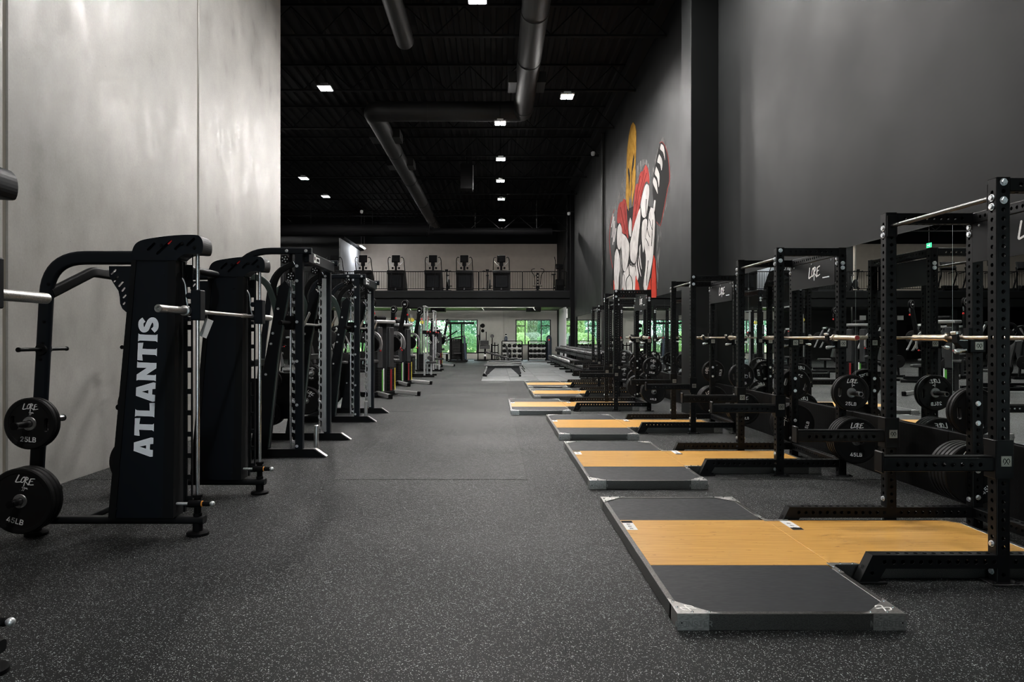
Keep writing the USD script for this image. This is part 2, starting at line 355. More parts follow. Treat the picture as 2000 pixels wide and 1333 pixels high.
class Series:
    """The first put() moves the model itself, the others reference it."""
    def __init__(s, t): s.t, s.first = t, True
    def put(s, label, loc, rz=0, ry=0):
        if s.first: s.first = False; s.t.move(label, loc, rz, ry)
        else: s.t.copy(label, loc, rz, ry)
def solo(name, mesh, m, label=None, cat=None, loc=(0, 0, 0), group=None, kind=None, smooth=30):
    g = usdkit.mesh(stage, "/World/" + nm(name), mesh, M[m], smooth); place(UsdGeom.Xformable(g), loc)
    tag(g.GetPrim(), label, cat, group, kind); return g
ORD = ["first", "second", "third", "fourth", "fifth", "sixth", "seventh", "eighth", "ninth", "tenth"]

# ================================================================== SETTING
XR, XM, XL = 3.91, 3.895, -4.07           # right wall, mirror face, concrete wall
HR = 9.0                                   # roof deck
Y0, YB, YM = -5.0, 45.7, 36.0              # wall behind the camera, back wall, mezzanine edge
XF = -26.5                                 # far left wall of the hall
# ---- floor: rubber rolls butted together, grey tiles in the dumbbell area
fl = Thing("floor", "black speckled rubber gym floor", None, kind="structure")
fl.p("slab", bx(XF - .3, XR + .3, Y0 - .3, YB + .3, -.3, -.012, .001), "matte", False)
zone = box2(-.47, 3.25, 22.6, YB)
edges = [.307 + 1.86 * k for k in range(-15, 3)]
for i, (a, b) in enumerate(zip(edges, edges[1:])):
    a, b = max(a, XF), min(b, XR)
    if b - a < .05: continue
    off = 0.0 if i % 2 == 0 else 4.3
    ys = [Y0] + [y for y in (6.92 - off - 10.68 * 1, 6.92 - off, 17.6 - off, 28.28 - off, 38.96 - off) if Y0 + .3 < y < YB - .3] + [YB]
    for y0, y1 in zip(ys, ys[1:]):
        g = box2(a + .0005, b - .0005, y0 + .010, y1 - .010).difference(zone)
        if g.area > .01: fl.p("rubber_roll", exy(g, -.012, 0), "floor" if (i + int(y0)) % 2 else "floor2", False)
rng = random.Random(3)
nx, ny = 4, 24
for i in range(nx):
    for j in range(ny):
        x0, y0 = -.46 + i * .925, 22.62 + j * .96
        fl.p("rubber_tile", bx(x0 + .0015, x0 + .9235, y0 + .0015, y0 + .9585, -.012, .004 + rng.random() * .002, .003), "tile" if rng.random() < .6 else "tile2", False)
# ---- left concrete wall of tilt-up panels
wl = Thing("wall_left", "tall pale grey tilt-up concrete panel wall", None, kind="structure")
for a, b in ((Y0, -1.77), (-1.75, 2.09), (2.11, 5.928), (5.972, 9.788), (9.832, 13.57)):
    wl.p("concrete_panel", bx(XL - .22, XL, a, b, -.01, HR + .13, .012), "concrete", False)
for y in (-1.76, 2.10, 5.95, 9.81):
    wl.p("joint", bx(XL - .2, XL - .012, y - .024, y + .024, 0, HR, .002), "caulk", False)
wl2 = Thing("wall_return", "dark return wall behind the concrete panels", None, kind="structure")
wl2.p("panel", bx(XF, XL - .22, 13.35, 13.55, -.01, HR + .13, .004), "darkgrey", False)
solo("wall_far_left", bx(XF - .2, XF, 13.5, YB + .2, -.01, HR + .13, .004), "darkgrey", "dark far side wall", kind="structure")
wf = Thing("wall_front", "dark wall with a glazed shopfront behind the camera", None, kind="structure")
wf.p("panel", exz(box2(XL - .2, XR + .2, -.01, HR + .13).difference(box2(-1.6, 1.66, .1, 2.5)), Y0 - .2, Y0), "darkgrey", False)
for x in (-1.6, 0, 1.6): wf.p("mullion", bx(x, x + .06, Y0 - .15, Y0 - .05, .1, 2.5, .003), "frame", False)
for x in (-1.54, .06): wf.p("pane", bx(x, x + 1.54, Y0 - .105, Y0 - .095, .1, 2.5, .001), "glass", False)
solo("forecourt", bx(-30, 30, -60, Y0 - .2, -.3, -.02, .01), "concrete2", "grey paved forecourt outside the shopfront behind the camera", "pavement", kind="structure")
# ---- right wall, black paint, with a pilaster
wr = Thing("wall_right", "tall charcoal painted wall", None, kind="structure")
wr.p("plaster", bx(XR, XR + .25, Y0 - .2, YB + .25, -.01, HR + .13, .002), "blackwall", False)
wr.p("pale_panel", bx(3.885, XR, 39.6, 43.9, 0, 3.1, .002), "wallwhite", False)  # daylight falling on the wall, put in as a pale panel
wr.p("switch_plate", bx(3.88, XR - .0005, 38.9, 39.3, 2.45, 2.95, .004), "white", False)  # small white sign on the wall
wr.p("pilaster", bx(3.43, XR + .01, 12.58, 13.23, 0, HR, .004), "blackwall", False)
wr.p("downpipe", turn([(0, 0), (.055, 0), (.055, HR), (0, HR)], (XR - .065, 25.7, 0), (0, 0, 1), 14), "duct")
wr.p("steel_column", bx(3.72, XR, 35.6, 35.85, 0, HR, .004), "matte", False)
wr.p("steel_column", bx(3.60, XR, YM + .05, YM + .3, 3.73, HR, .004), "matte", False)
kp = Thing("baseboard_right", "black ribbed rubber kick panel under the mirrors", None, kind="structure")
M["kick"] = mat("ribbed_kick_rubber", {"g": ("geometry", {}), "m": ("mapping", {"scale": (0, 30, 30), "rotation": (math.radians(45), 0, 0)}), "c": ("checker_texture", {"scale": 1.0}), "b": ("bump", {"strength": .5, "distance": .004}), "p": ("principled_bsdf", {"base_color": (.0032, .0032, .0034), "roughness": .6, "specular_ior_level": .08})},
    [("g.position", "m.vector"), ("m.vector", "c.vector"), ("c.fac", "b.height"), ("b.normal", "p.normal")])
ks = [2.0, 4.47, 6.11, 7.757, 9.40, 11.04, 12.57]
for a, b in list(zip(ks, ks[1:])) + [(13.24 + 1.64 * i, 14.88 + 1.64 * i) for i in range(13)]:
    kp.p("kick_panel", bx(3.858, XR, a + .001, min(b, 35.5) - .001, 0, .572, .004), "kick", False)
OR2 = ["first", "second", "third", "fourth", "fifth", "sixth", "seventh", "eighth", "ninth", "tenth", "eleventh", "twelfth", "thirteenth", "last"]
joints = [1.19, 2.83, 4.47, 6.11, 7.757, 9.40, 11.04, 12.575]
mir = [(a, b) for a, b in zip(joints, joints[1:])] + [(13.235 + 1.64 * i, 13.235 + 1.64 * (i + 1)) for i in range(13)]
mir = [(a, b) for a, b in mir if b < 35.6] + [(36.2, 37.8), (37.8, 39.4)]
for i, (a, b) in enumerate(mir):
    if a < 12.6: lab = f"frameless wall mirror panel behind the power racks, {ORD[max(0, i - 1)]} panel from the camera" if i else "frameless wall mirror panel outside the frame at right"
    elif a < 35: lab = f"frameless wall mirror panel past the black pilaster, {OR2[i - 7]} from the pilaster"
    else: lab = "frameless wall mirror panel under the mezzanine, " + ("nearer one" if a < 37 else "farther one")
    t = Thing("wall_mirror", lab, "mirror", (XM, (a + b) / 2, .577), group="mirror panels along the right wall")
    w = (b - a) / 2 - .0015
    t.p("glass", bx(.0, .012, -w, w, 0, 1.795, .0008), "mirror", False)
    t.p("edge", cat(bx(.0006, .012, -w - .0012, -w, 0, 1.795, .0002), bx(.0006, .012, w, w + .0012, 0, 1.795, .0002)), "mirredge", False)
# ---- back wall with windows
wb = Thing("wall_back", "pale concrete back wall under the mezzanine", None, kind="structure")
W1, W2 = (-9.96, -1.14, .36, 2.53), (1.27, 3.53, .88, 2.53)
face = box2(XF, XR, -.01, 3.3).difference(box2(*W1[:2], *W1[2:])).difference(box2(*W2[:2], *W2[2:]))
wb.p("concrete_panel", exz(face.intersection(box2(XF, .5, -1, 4)), YB, YB + .25), "concrete2", False)
wb.p("concrete_panel", exz(face.intersection(box2(.51, 5, -1, 4)), YB, YB + .25), "concrete2", False)
wb.p("joint", bx(.49, .52, YB + .02, YB + .2, 0, 3.3, .001), "caulk", False)
wb.p("pilaster", bx(.56, .78, YB - .06, YB + .02, 0, 3.2, .006), "concrete2", False)
wb.p("upper_wall", bx(XF, XR, YB, YB + .25, 3.3, 7.35, .002), "beige", False)
wb.p("upper_wall", bx(XF, XR, YB, YB + .25, 7.35, HR + .13, .002), "darkgrey", False, label="dark strip above the beige wall with shade put into its colour")  # shade high on the back wall, put in as dark colour
def window(name, x0, x1, z0, z1, mull, trans):
    t = Thing(name, "black framed window looking onto trees", None, (0, YB, 0), kind="structure")
    f = .07
    t.p("window_frame", cat(bx(x0, x1, 0, .12, z0, z0 + f), bx(x0, x1, 0, .12, z1 - f, z1), bx(x0, x0 + f, 0, .12, z0, z1), bx(x1 - f, x1, 0, .12, z0, z1)), "frame", False)
    for m in mull: t.p("mullion", bx(m - .03, m + .03, .002, .118, z0 + f, z1 - f), "frame", False)
    for a, b, z in trans: t.p("transom", bx(a, b, .004, .116, z - .03, z + .03), "frame", False)
    xs = [x0 + f] + list(mull) + [x1 - f]
    for a, b in zip(xs, xs[1:]): t.p("pane", bx(a, b, .05, .06, z0 + f, z1 - f, .001), "glass", False)
window("window_1", *W1, [W1[1] - .885 * k for k in range(1, 10)], [])
window("window_2", *W2, [1.88, 2.91], [(1.34, 1.85, 2.12), (2.94, 3.46, 2.12)])
wb.p("dark_panel", bx(XF, -10.3, YB - .03, YB, 0, 3.3, .002), "darkgrey", False, label="dark painted stretch of the back wall")
wb.p("double_door", bx(-20.2, -18.4, YB - .05, YB - .03, 0, 2.2, .004), "matte", False)
for i, x in enumerate((-15.6, -18.0)): solo("notice_board", bx(-.2, .2, -.012, 0, 0, .28, .002), "white", f"small white notice on the dark back wall seen only in the mirror, {['nearer the windows', 'farther left'][i]}", "notice", (x, YB - .03, 2.5))
# ---- ceiling: ribbed deck and open web joists
ce = Thing("ceiling", "black ribbed steel roof deck with open web joists", None, kind="structure")
ribs = []
x = XF
while x < XR + .3:
    ribs += [(x, 0), (x + .10, 0), (x + .13, .06), (x + .27, .06)]; x += .30
rp = sg.Polygon(ribs + [(x, 0), (x, .12), (XF, .12)])
ce.p("roof_deck", mv(exz(rp, Y0 - .2, YB + .3), 0, 0, HR), "ceilblk", False)
def joist_mesh(x0, x1, z0, z1, step, c=.05):
    ms = [bx(x0, x1, -c, c, z1 - c, z1, .004), bx(x0, x1, -c, c, z0, z0 + c, .004)]
    n = int(round((x1 - x0) / step)); st = (x1 - x0) / n
    web = []
    for i in range(n):
        a, b = (x0 + i * st, z0 + c), (x0 + (i + .5) * st, z1 - c)
        web += [rod((a[0], 0, a[1]), (b[0], 0, b[1]), .016, 6), rod((b[0], 0, b[1]), (x0 + (i + 1) * st, 0, z0 + c), .016, 6)]
    return cat(*ms), cat(*web)
ja, jw = joist_mesh(XF, XR, HR - .75, HR, 1.3)
for y in (2, 5.6, 9.2, 12.8, 16.4, 20, 23.6, 27.2, 30.8, 34.4, 39.5, 43):
    xa = XL if y < 13.4 else XF
    if y < 13.4: ja2, jw2 = joist_mesh(XL, XR, HR - .75, HR, 1.3); a, w = ja2, jw2
    else: a, w = ja, jw
    q = ce.p("joist", mv(a, 0, y), "ceilblk", False); ce.p("web", mv(w, 0, y), "ceilblk", False, under=q)
ta, tw = joist_mesh(XF, XR, 7.05, 7.95, 1.75, .07)
q = ce.p("girder_truss", mv(ta, 0, 38.4), "ceilblk", False); ce.p("web", mv(tw, 0, 38.4), "ceilblk", False, under=q)
ce.p("edge_beam", bx(XR - .3, XR, Y0, YB, HR - .3, HR, .01), "ceilblk", False)
# ---- mezzanine
mz = Thing("mezzanine", "black mezzanine deck edge with steel channel fascia", None, kind="structure")
mz.p("deck", bx(XF, XR, YM, YB, 3.42, 3.70, .004), "matte", False)
mz.p("floor_edge", bx(XF, XR, YM - .02, YB, 3.70, 3.735, .003), "padgrey", False)
mz.p("channel_fascia", bx(XF, XR, YM - .06, YM, 3.36, 3.70, .006), "darkgrey", False)
mz.p("beam", bx(XF, XR, YM + .02, YM + .22, 2.92, 3.32, .006), "darkgrey", False)
mz.p("soffit", bx(XF, XR, YM + .22, YB, 3.10, 3.40, .004), "duct", False)
for x in (-20.6, -15.5, -10.4, -5.2): mz.p("column", bx(x - .1, x + .1, YM + .3, YM + .5, 0, 3.1, .006), "matte", False)
for x in (-8.5, -3.2, 2.2): mz.p("ceiling_box", bx(x - .45, x + .35, 40.2, 41.2, 2.85, 3.1, .01), "matte", False)
pt = Thing("wall_partition", "pale partition wall of a room on the mezzanine", None, kind="structure")
pt.p("side_wall", bx(-8.75, -8.62, 39.8, YB, 3.735, 6.9, .003), "wallwhite", False)
pt.p("front_wall", bx(-12.0, -8.70, 39.68, 39.80, 3.735, 6.9, .003), "darkgrey", False)
pt.p("roof", bx(-12.0, -8.4, 39.8, YB, 6.9, 7.0, .003), "matte", False)
pt.p("end_wall", bx(-12.1, -12.0, 39.68, YB, 3.735, 6.9, .003), "beige", False)
# railing of the mezzanine
rl = Thing("railing", "black steel balustrade along the mezzanine edge", "railing", (0, YM + .08, 3.735))
posts = [3.55 - 2.2 * k for k in range(14)]
for x in posts: rl.p("post", bx(x - .025, x + .025, -.025, .025, 0, .97, .003), "matte", False)
for a, b in zip(posts[1:], posts):
    rl.p("top_rail", bx(a + .025, b - .025, -.02, .02, .94, .98, .004), "matte", False)
    rl.p("bottom_rail", bx(a + .025, b - .025, -.012, .012, .085, .11, .003), "matte", False)
    rl.p("balusters", cat(*[bx(a + .122 * j - .007, a + .122 * j + .007, -.007, .007, .11, .94, .001) for j in range(1, 18)]), "matte", False, kind="stuff")
# ---- high bays
hb = Thing("high_bay_light", "x", "ceiling light", group="LED high bay lights")
hb.p("housing", cat(bx(-.17, .17, -.20, .20, .012, .05, .006), bx(-.09, .09, -.14, .14, .05, .11, .006)), "alu", False)
for s in (-1, 1): hb.p("lens", bx(s * .08 - .06, s * .08 + .06, -.17, .17, .0, .0115, .001), "lamp", False)
hb.p("cable", rod((0, 0, .11), (0, 0, 1.5), .006, 6), "matte")
HB = Series(hb)
ZL = 7.5
def under(px, py): return (px - VX) * (ZL - CAMZ) / (VY - py), F * (ZL - CAMZ) / (VY - py)
for x, y, lab in ((-.36, 14.06, "bright high bay light cut by the top edge of the picture"), (.14, 22.2, "high bay light just below the long horizontal duct, nearest of the centre column of lights"), (.19, 26.7, "second high bay light down the centre column of lights"),
                  (.2, 30.4, "third high bay light down the centre column of lights"), (.27, 34.4, "fourth high bay light down the centre column of lights"), (.35, 40.5, "lowest and farthest high bay light in the centre column, above the mezzanine"),
                  (-4.54, 19.1, "large high bay light at upper left beside the concrete wall"), (1.97, 19.75, "large high bay light at upper right beside the dark mural wall"), (-8.0, 29.9, "upper of the two far left high bay lights"), (-8.0, 33.75, "lower of the two far left high bay lights"),
                  (-.36, 9.4, "high bay light over the aisle outside the frame"), (1.97, 13.2, "high bay light over the racks outside the frame"), (-.36, 1.0, "high bay light above the camera outside the frame"),
                  (-12.5, 19.5, "high bay light over the hidden left bay, nearer"), (-13.0, 29.0, "high bay light over the hidden left bay, farther"), (-13, 40.5, "high bay light over the hidden left end of the mezzanine"), (-19.5, 39.5, "high bay light over the treadmills, seen only in the mirror")):
    HB.put(lab, (x * (ZL - CAMZ) / 6.63, y * (ZL - CAMZ) / 6.63, ZL))
tl = Thing("tube_light", "slim white tube light hanging beside the pale mezzanine partition", "tube light", (-8.05, 43.4, 6.82))
tl.p("tube", bx(-.05, .05, -.7, .7, 0, .05, .01), "lampcool", False)
tl.p("housing", bx(-.06, .06, -.72, .72, .051, .09, .01), "white", False)
for s in (-.5, .5): tl.p("hanger", rod((0, s, .09), (0, s, 2.1), .006, 6), "alu")
# ---- ducts
def ductring(path, r): return sweep(path, circ(r, 28), caps=True)
d = Thing("air_duct", "large round black spiral duct that turns across the ceiling and on down the hall", "duct", (0, 0, 8.0))
d.p("run", ductring([(.80, -2, 0), (.80, 20.55, 0)], .285), "duct", 40)
d.p("elbow", ductring(bend([(.80, 20.5, 0), (.80, 21.0, 0), (.30, 21.0, 0)], .42, 10), .295), "duct", 40)
d.p("run", ductring([(.35, 21.0, 0), (-3.1, 21.0, 0)], .285), "duct", 40)
d.p("elbow", ductring(bend([(-3.05, 21.0, 0), (-3.6, 21.0, 0), (-3.6, 21.6, 0)], .42, 10), .295), "duct", 40)
d.p("run", ductring([(-3.6, 21.55, 0), (-3.6, 43.0, 0)], .285), "duct", 40)
for y in (13.2, 18.6):
    for a, b in ((.32, .55), (1.05, 1.28)): d.p("side_outlet", bx(a, b, y - .4, y + .4, -.14, .14, .01), "duct", False)
for y in (23.6, 27.4):
    for a, b in ((-4.1, -3.84), (-3.36, -3.1)): d.p("side_outlet", bx(a, b, y - .4, y + .4, -.14, .14, .01), "duct", False)
for y in (2, 6, 10, 14.5, 17): d.p("seam_ring", turn([(.285, -.02), (.297, -.02), (.297, .02), (.285, .02)], (.80, y, 0), (0, 1, 0), 28), "duct")
for x in (-.6, -2.0): d.p("seam_ring", turn([(.285, -.02), (.297, -.02), (.297, .02), (.285, .02)], (x, 21.0, 0), (1, 0, 0), 28), "duct")
for y in (25.5, 30, 35, 40): d.p("seam_ring", turn([(.285, -.02), (.297, -.02), (.297, .02), (.285, .02)], (-3.6, y, 0), (0, 1, 0), 28), "duct")
for x, y in ((.8, 5), (.8, 15.5), (-1.3, 21.0), (-3.6, 29), (-3.6, 37)): d.p("hanger_strap", rod((x, y, .28), (x, y, 1.0), .008, 6), "duct")
d2 = Thing("air_duct", "short straight black duct in the upper left ceiling", "duct", (-2.1, 0, 8.25))
d2.p("run", ductring([(0, 2, 0), (0, 16.6, 0)], .21), "duct", 40); d2.p("hanger_strap", rod((0, 12, .2), (0, 12, .75), .008, 6), "duct")
d3 = Thing("air_duct", "long black duct running crosswise above the mezzanine front, with a thinner end at right", "duct", (0, 34.9, 6.6))
d3.p("run", ductring([(-11.0, 0, 0), (-3.2, 0, 0)], .30), "matte", 40)
d3.p("run", ductring([(-3.2, 0, -.06), (2.75, 0, -.06)], .17), "matte", 40)
d3.p("reducer", turn([(0, 0), (.305, 0), (.18, .35), (0, .35)], (-3.35, 0, -.03), (1, 0, 0), 28), "matte")
for x in (-9, -6, -1, 2): d3.p("hanger_strap", rod((x, 0, .1), (x, 0, 2.4), .01, 6), "duct")
sp = Thing("sprinkler_pipe", "pale steel sprinkler pipe running under the mezzanine edge", "pipe", (0, 37.8, 2.97))
sp.p("pipe", rod((-8.6, 0, 0), (2.05, 0, 0), .032, 10), "steel2")
for x in (-.75, 1.95, -4.6): sp.p("sprinkler_head", cat(rod((x, 0, 0), (x + .12, 0, -.13), .02, 8), turn([(0, 0), (.045, 0), (.03, .03), (0, .03)], (x + .12, 0, -.16), (0, 0, 1), 10)), "alu")
for x in (-3, .6): sp.p("hanger", rod((x, 0, 0), (x, 0, .14), .012, 8), "alu")
vd = Thing("ceiling_speaker", "slim pale-edged panel hanging in the dark under the roof, left of the light column", "speaker", (-.92, 29.0, 7.35))
vd.p("cabinet", bx(-.5, 0, -.3, .3, 0, 1.0, .02), "ceilblk", False); vd.p("grille_edge", bx(0, .02, -.02, .02, .02, 1.0, .004), "white", False); vd.p("bracket", rod((-.25, 0, 1.0), (-.25, 0, 1.6), .02, 8), "ceilblk")
sc = Thing("security_camera", "x", "security camera", group="white dome cameras")
sc.p("bracket", bx(-.05, .05, -.05, .05, -.02, .0, .004), "white", False); sc.p("dome", turn([(0, -.16), (.05, -.15), (.075, -.11), (.08, -.06), (.08, -.02), (0, -.02)], (0, 0, 0), (0, 0, 1), 18), "white"); sc.p("arm", bx(-.03, .25, -.02, .02, 0, .03, .004), "duct", False)
SC = Series(sc)
SC.put("white dome camera high on the mural wall, left of the gold helmet", (3.60, 26.5, 8.25)); SC.put("white dome camera under the truss at far right above the mezzanine post", (3.55, 34.7, 7.45)); SC.put("white dome camera hanging left of centre under the truss", (-6.6, 35.3, 7.65))
ex = Thing("exit_sign", "green running man exit sign seen only in the mirror", "exit sign", (-16.4, 40, 6.4))
ex.p("sign_box", bx(-.02, .02, -.22, .22, 0, .26, .004), "exit", False); ex.p("figure", cat(bx(.02, .024, -.1, -.05, .05, .2, .001), bx(.02, .024, -.02, .14, .11, .15, .001), bx(-.024, -.02, .02, .14, .08, .2, .001)), "exitw", False); ex.p("hanger", rod((0, 0, .26), (0, 0, 2.64), .008, 6), "alu")

# ---- mural, painted on the right wall beyond the pilaster: each painted area traced onto the wall plane
mu = Thing("mural", "painted mural of a muscular warrior in gold helmet and red cape", "mural", (0, 0, 0))
def wallpt(x, y):
    px, py = 1170 + x * .14247, 230 + y * .14247
    Y = F * XR / (px - VX)
    return (Y, CAMZ + (VY - py) * Y / F)
layer = [0]
def paint(name, pts, m, smooth=True, label=None, width=None):
    layer[0] += 1
    if width:
        pg = sg.LineString(curve(np.array(pts), 6)).buffer(width)
    else:
        P = np.array(pts + [pts[0]], float)
        pg = sg.Polygon(curve(P, 4) if smooth else P).buffer(0)
    d = .0012 + .0003 * layer[0]
    for g in geoms(pg):
        g2 = sg.Polygon([wallpt(*c) for c in g.exterior.coords], [[wallpt(*c) for c in r.coords] for r in g.interiors]).buffer(0)
        if g2.area > 1e-4: mu.p(name, eyz(g2, XR - d, XR - .0002), m, False, label)
paint("spray_halo", [(640, 560), (700, 700), (715, 900), (690, 1000), (640, 640), (560, 760), (520, 900), (515, 700), (560, 600)], "spray")
paint("spray_halo", [(870, 255), (920, 330), (985, 600), (990, 880), (940, 1150), (880, 1400), (860, 1400), (920, 1180), (962, 860), (950, 600), (900, 400), (860, 330), (800, 480), (760, 700), (720, 800), (790, 480)], "spray")
paint("shield", [(835, 350), (870, 335), (920, 430), (955, 600), (968, 850), (940, 980), (900, 1200), (850, 1450), (830, 1480), (790, 1430), (740, 1100), (740, 880), (790, 560)], "ink_paint", label="black round shield with a thin red rim")
paint("shield_rim", [(835, 345), (870, 335), (920, 430), (955, 600), (968, 850), (940, 980), (900, 1200), (850, 1450), (830, 1480), (790, 1430)], "red_paint", width=4)
paint("shield_rim", [(215, 1250), (165, 1420), (142, 1650), (160, 1900), (190, 2080)], "red_paint", width=3)
paint("shield_highlight", [(850, 360), (890, 400), (907, 585), (880, 480), (840, 430)], "pale_paint")
paint("shield_highlight", [(825, 500), (860, 560), (870, 640), (857, 725), (838, 640), (800, 605)], "pale_paint")
paint("shield_highlight", [(785, 670), (825, 760), (830, 850), (820, 955), (800, 830), (765, 770)], "pale_paint")
paint("shield_highlight", [(755, 815), (790, 880), (806, 1040), (785, 1000), (740, 890)], "pale_paint")
for a in ((195, 1320, 172, 1500), (205, 1360, 178, 1640), (215, 1420, 190, 1740), (232, 1520, 205, 1700)): paint("shield_highlight", [a[:2], ((a[0] + a[2]) / 2 + 3, (a[1] + a[3]) / 2), a[2:]], "pale_paint", width=5)
paint("spray_halo", [(330, 850), (370, 700), (375, 1100), (300, 1180), (260, 1280), (180, 1260), (150, 1500), (120, 1500), (160, 1230), (240, 1150)], "spray")
paint("spray_halo", [(790, 1880), (820, 1500), (850, 1440), (860, 1560), (830, 1900), (810, 2300), (795, 2300)], "spray")
paint("shadow", [(250, 1300), (400, 1250), (560, 1200), (770, 1300), (770, 1900), (700, 2300), (600, 2390), (200, 2390), (210, 1900), (240, 1600)], "ink_paint")
paint("cape", [(640, 645), (668, 690), (690, 800), (688, 905), (660, 875), (630, 905), (600, 1010), (570, 1150), (545, 1300), (500, 1450), (460, 1560), (462, 1400), (470, 1280), (490, 1060), (510, 920), (540, 900), (555, 800), (580, 740), (600, 735)], "red_paint")
paint("cape", [(340, 1110), (365, 1130), (378, 1200), (385, 1330), (395, 1480), (405, 1600), (400, 1660), (370, 1600), (325, 1580), (300, 1450), (260, 1450), (250, 1380), (265, 1230), (290, 1165), (320, 1150)], "red_paint")
for a in (((625, 720), (600, 860), (545, 1080), (500, 1350)), ((655, 760), (620, 880), (570, 1080)), ((570, 800), (535, 960), (505, 1180)), ((350, 1180), (365, 1330), (385, 1540)), ((300, 1230), (330, 1400), (365, 1560))): paint("cape_fold", list(a), "red_fold", width=4)
paint("helmet", [(470, 60), (500, 110), (512, 200), (508, 480), (500, 700), (505, 800), (490, 980), (470, 1100), (456, 1215), (450, 1100), (455, 960), (446, 900), (440, 1040), (430, 1120), (418, 1060), (413, 900), (405, 860), (412, 1000), (412, 1180), (408, 1280), (385, 1200), (370, 1100), (375, 900), (380, 640), (390, 420), (410, 260), (440, 110)], "gold_paint", smooth=False)
paint("helmet_eye", [(482, 490), (489, 560), (482, 650), (464, 730), (455, 800), (457, 960), (450, 1000), (447, 800), (453, 690), (464, 590)], "ink_paint", smooth=False)
paint("helmet_eye", [(401, 680), (420, 720), (430, 790), (424, 900), (420, 1010), (414, 900), (408, 810), (399, 745)], "ink_paint", smooth=False)
paint("shoulder", [(655, 910), (685, 940), (690, 1050), (680, 1150), (650, 1350), (600, 1360), (580, 1250), (575, 1190), (600, 1060), (630, 950)], "pale_paint")
paint("chest", [(570, 1240), (570, 1400), (540, 1700), (530, 1850), (500, 1985), (470, 1992), (435, 1930), (430, 1750), (437, 1690), (480, 1500), (540, 1300)], "pale_paint")
paint("chest", [(325, 1590), (370, 1630), (405, 1700), (418, 1780), (412, 1900), (380, 2080), (350, 2110), (330, 2050), (315, 1850), (305, 1700), (312, 1600)], "pale_paint")
paint("shoulder", [(285, 1450), (310, 1500), (318, 1580), (302, 1780), (270, 1800), (250, 1700), (255, 1530)], "pale_paint")
paint("neck", [(432, 1370), (452, 1450), (445, 1600), (430, 1630), (412, 1560), (412, 1450)], "pale_paint")
paint("belly", [(405, 2040), (420, 2010), (430, 2030), (500, 2060), (500, 2390), (335, 2390), (335, 2150), (370, 2110)], "pale_paint")
paint("belly_line", [(413, 1960), (414, 2060), (420, 2150), (385, 2210), (372, 2280), (380, 2390)], "ink_paint", width=5)
paint("belly_line", [(420, 2150), (450, 2200), (465, 2280), (462, 2390)], "ink_paint", width=4)
paint("belly_line", [(335, 2140), (350, 2190), (345, 2390)], "ink_paint", width=3)
paint("belly_line", [(440, 2000), (470, 2040), (505, 2020)], "grey_paint", width=8)
paint("ribs", [(535, 1880), (520, 2000), (548, 2170), (525, 2230), (510, 2060), (512, 1990)], "pale_paint"); paint("ribs", [(560, 1860), (550, 1980), (582, 2180), (555, 2100), (540, 1980)], "pale_paint"); paint("ribs", [(572, 1740), (570, 1900), (590, 2080), (565, 1980), (558, 1800)], "pale_paint")
paint("forearm", [(225, 1860), (250, 1800), (282, 1900), (292, 2050), (275, 2200), (265, 2390), (222, 2390), (212, 2150), (215, 1950)], "pale_paint")
paint("forearm", [(300, 1800), (310, 1900), (325, 2060), (330, 2200), (318, 2390), (300, 2390), (292, 2200), (290, 1950)], "grey_paint")
paint("upper_arm", [(640, 1385), (665, 1420), (650, 1600), (625, 1790), (610, 1850), (600, 1750), (590, 1600), (602, 1430)], "pale_paint")
paint("forearm", [(715, 1230), (755, 1270), (772, 1450), (760, 1700), (740, 1950), (700, 2180), (655, 2390), (615, 2310), (640, 2100), (650, 1920), (632, 1760), (652, 1620), (680, 1450), (690, 1330)], "pale_paint")
for a in (((695, 1390), (720, 1480), (735, 1540)), ((668, 1500), (680, 1580), (705, 1640)), ((650, 1660), (670, 1700), (690, 1760)), ((745, 1400), (735, 1600), (725, 1760)), ((680, 1960), (665, 2150), (660, 2300))): paint("muscle_line", list(a), "ink_paint", width=3.5)
paint("muscle_line", [(655, 1120), (650, 1220), (655, 1330)], "grey_paint", width=5)
paint("hand", [(765, 1130), (782, 1150), (765, 1290), (750, 1270)], "pale_paint")
paint("kilt", [(757, 1890), (775, 1960), (785, 2150), (792, 2470), (728, 2470), (728, 2180), (745, 2000)], "red_flat", smooth=False)
paint("kilt", [(716, 2200), (718, 2470), (600, 2470), (600, 2380), (655, 2395), (700, 2250)], "red_flat", smooth=False)
paint("kilt", [(510, 2170), (545, 2280), (566, 2390), (566, 2470), (500, 2470), (500, 2370)], "red_flat", smooth=False)
paint("kilt", [(205, 2230), (218, 2300), (222, 2470), (205, 2470)], "red_flat", smooth=False)
paint("kilt", [(330, 2330), (340, 2390), (340, 2470), (322, 2470)], "red_flat", smooth=False)

# ================================================================== LETTERING
def lore_shape(w=.11):
    """Brush-written LORE, capitals about 1 high, from x = 0 to 1.85."""
    S = [[(.16, 1.0), (.06, .45), (0, 0), (.2, .03), (.45, .14)], [(.74, .93), (.56, .64), (.51, .28), (.62, .10), (.78, .28), (.86, .68), (.78, .92), (.63, .84)],
         [(.98, .92), (.93, .4), (.90, -.28)], [(.74, .84), (.98, .98), (1.16, .88), (1.12, .66), (.90, .46), (1.12, .22), (1.32, -.02)],
         [(1.46, .92), (1.38, .5), (1.36, .06)], [(1.34, .06), (1.58, .08), (1.82, .18)], [(1.40, .52), (1.56, .56), (1.70, .62)], [(1.42, .88), (1.62, .94), (1.86, 1.0)]]
    return unary_union([sg.LineString(curve(s, 4)).buffer(w / 2 * f, cap_style=2 if i in (4, 6, 7) else 1, quad_segs=2) for i, (s, f) in enumerate(zip(S, (1.15, .85, .95, .9, 1.1, 1.05, .8, 1.0)))]).simplify(.008)
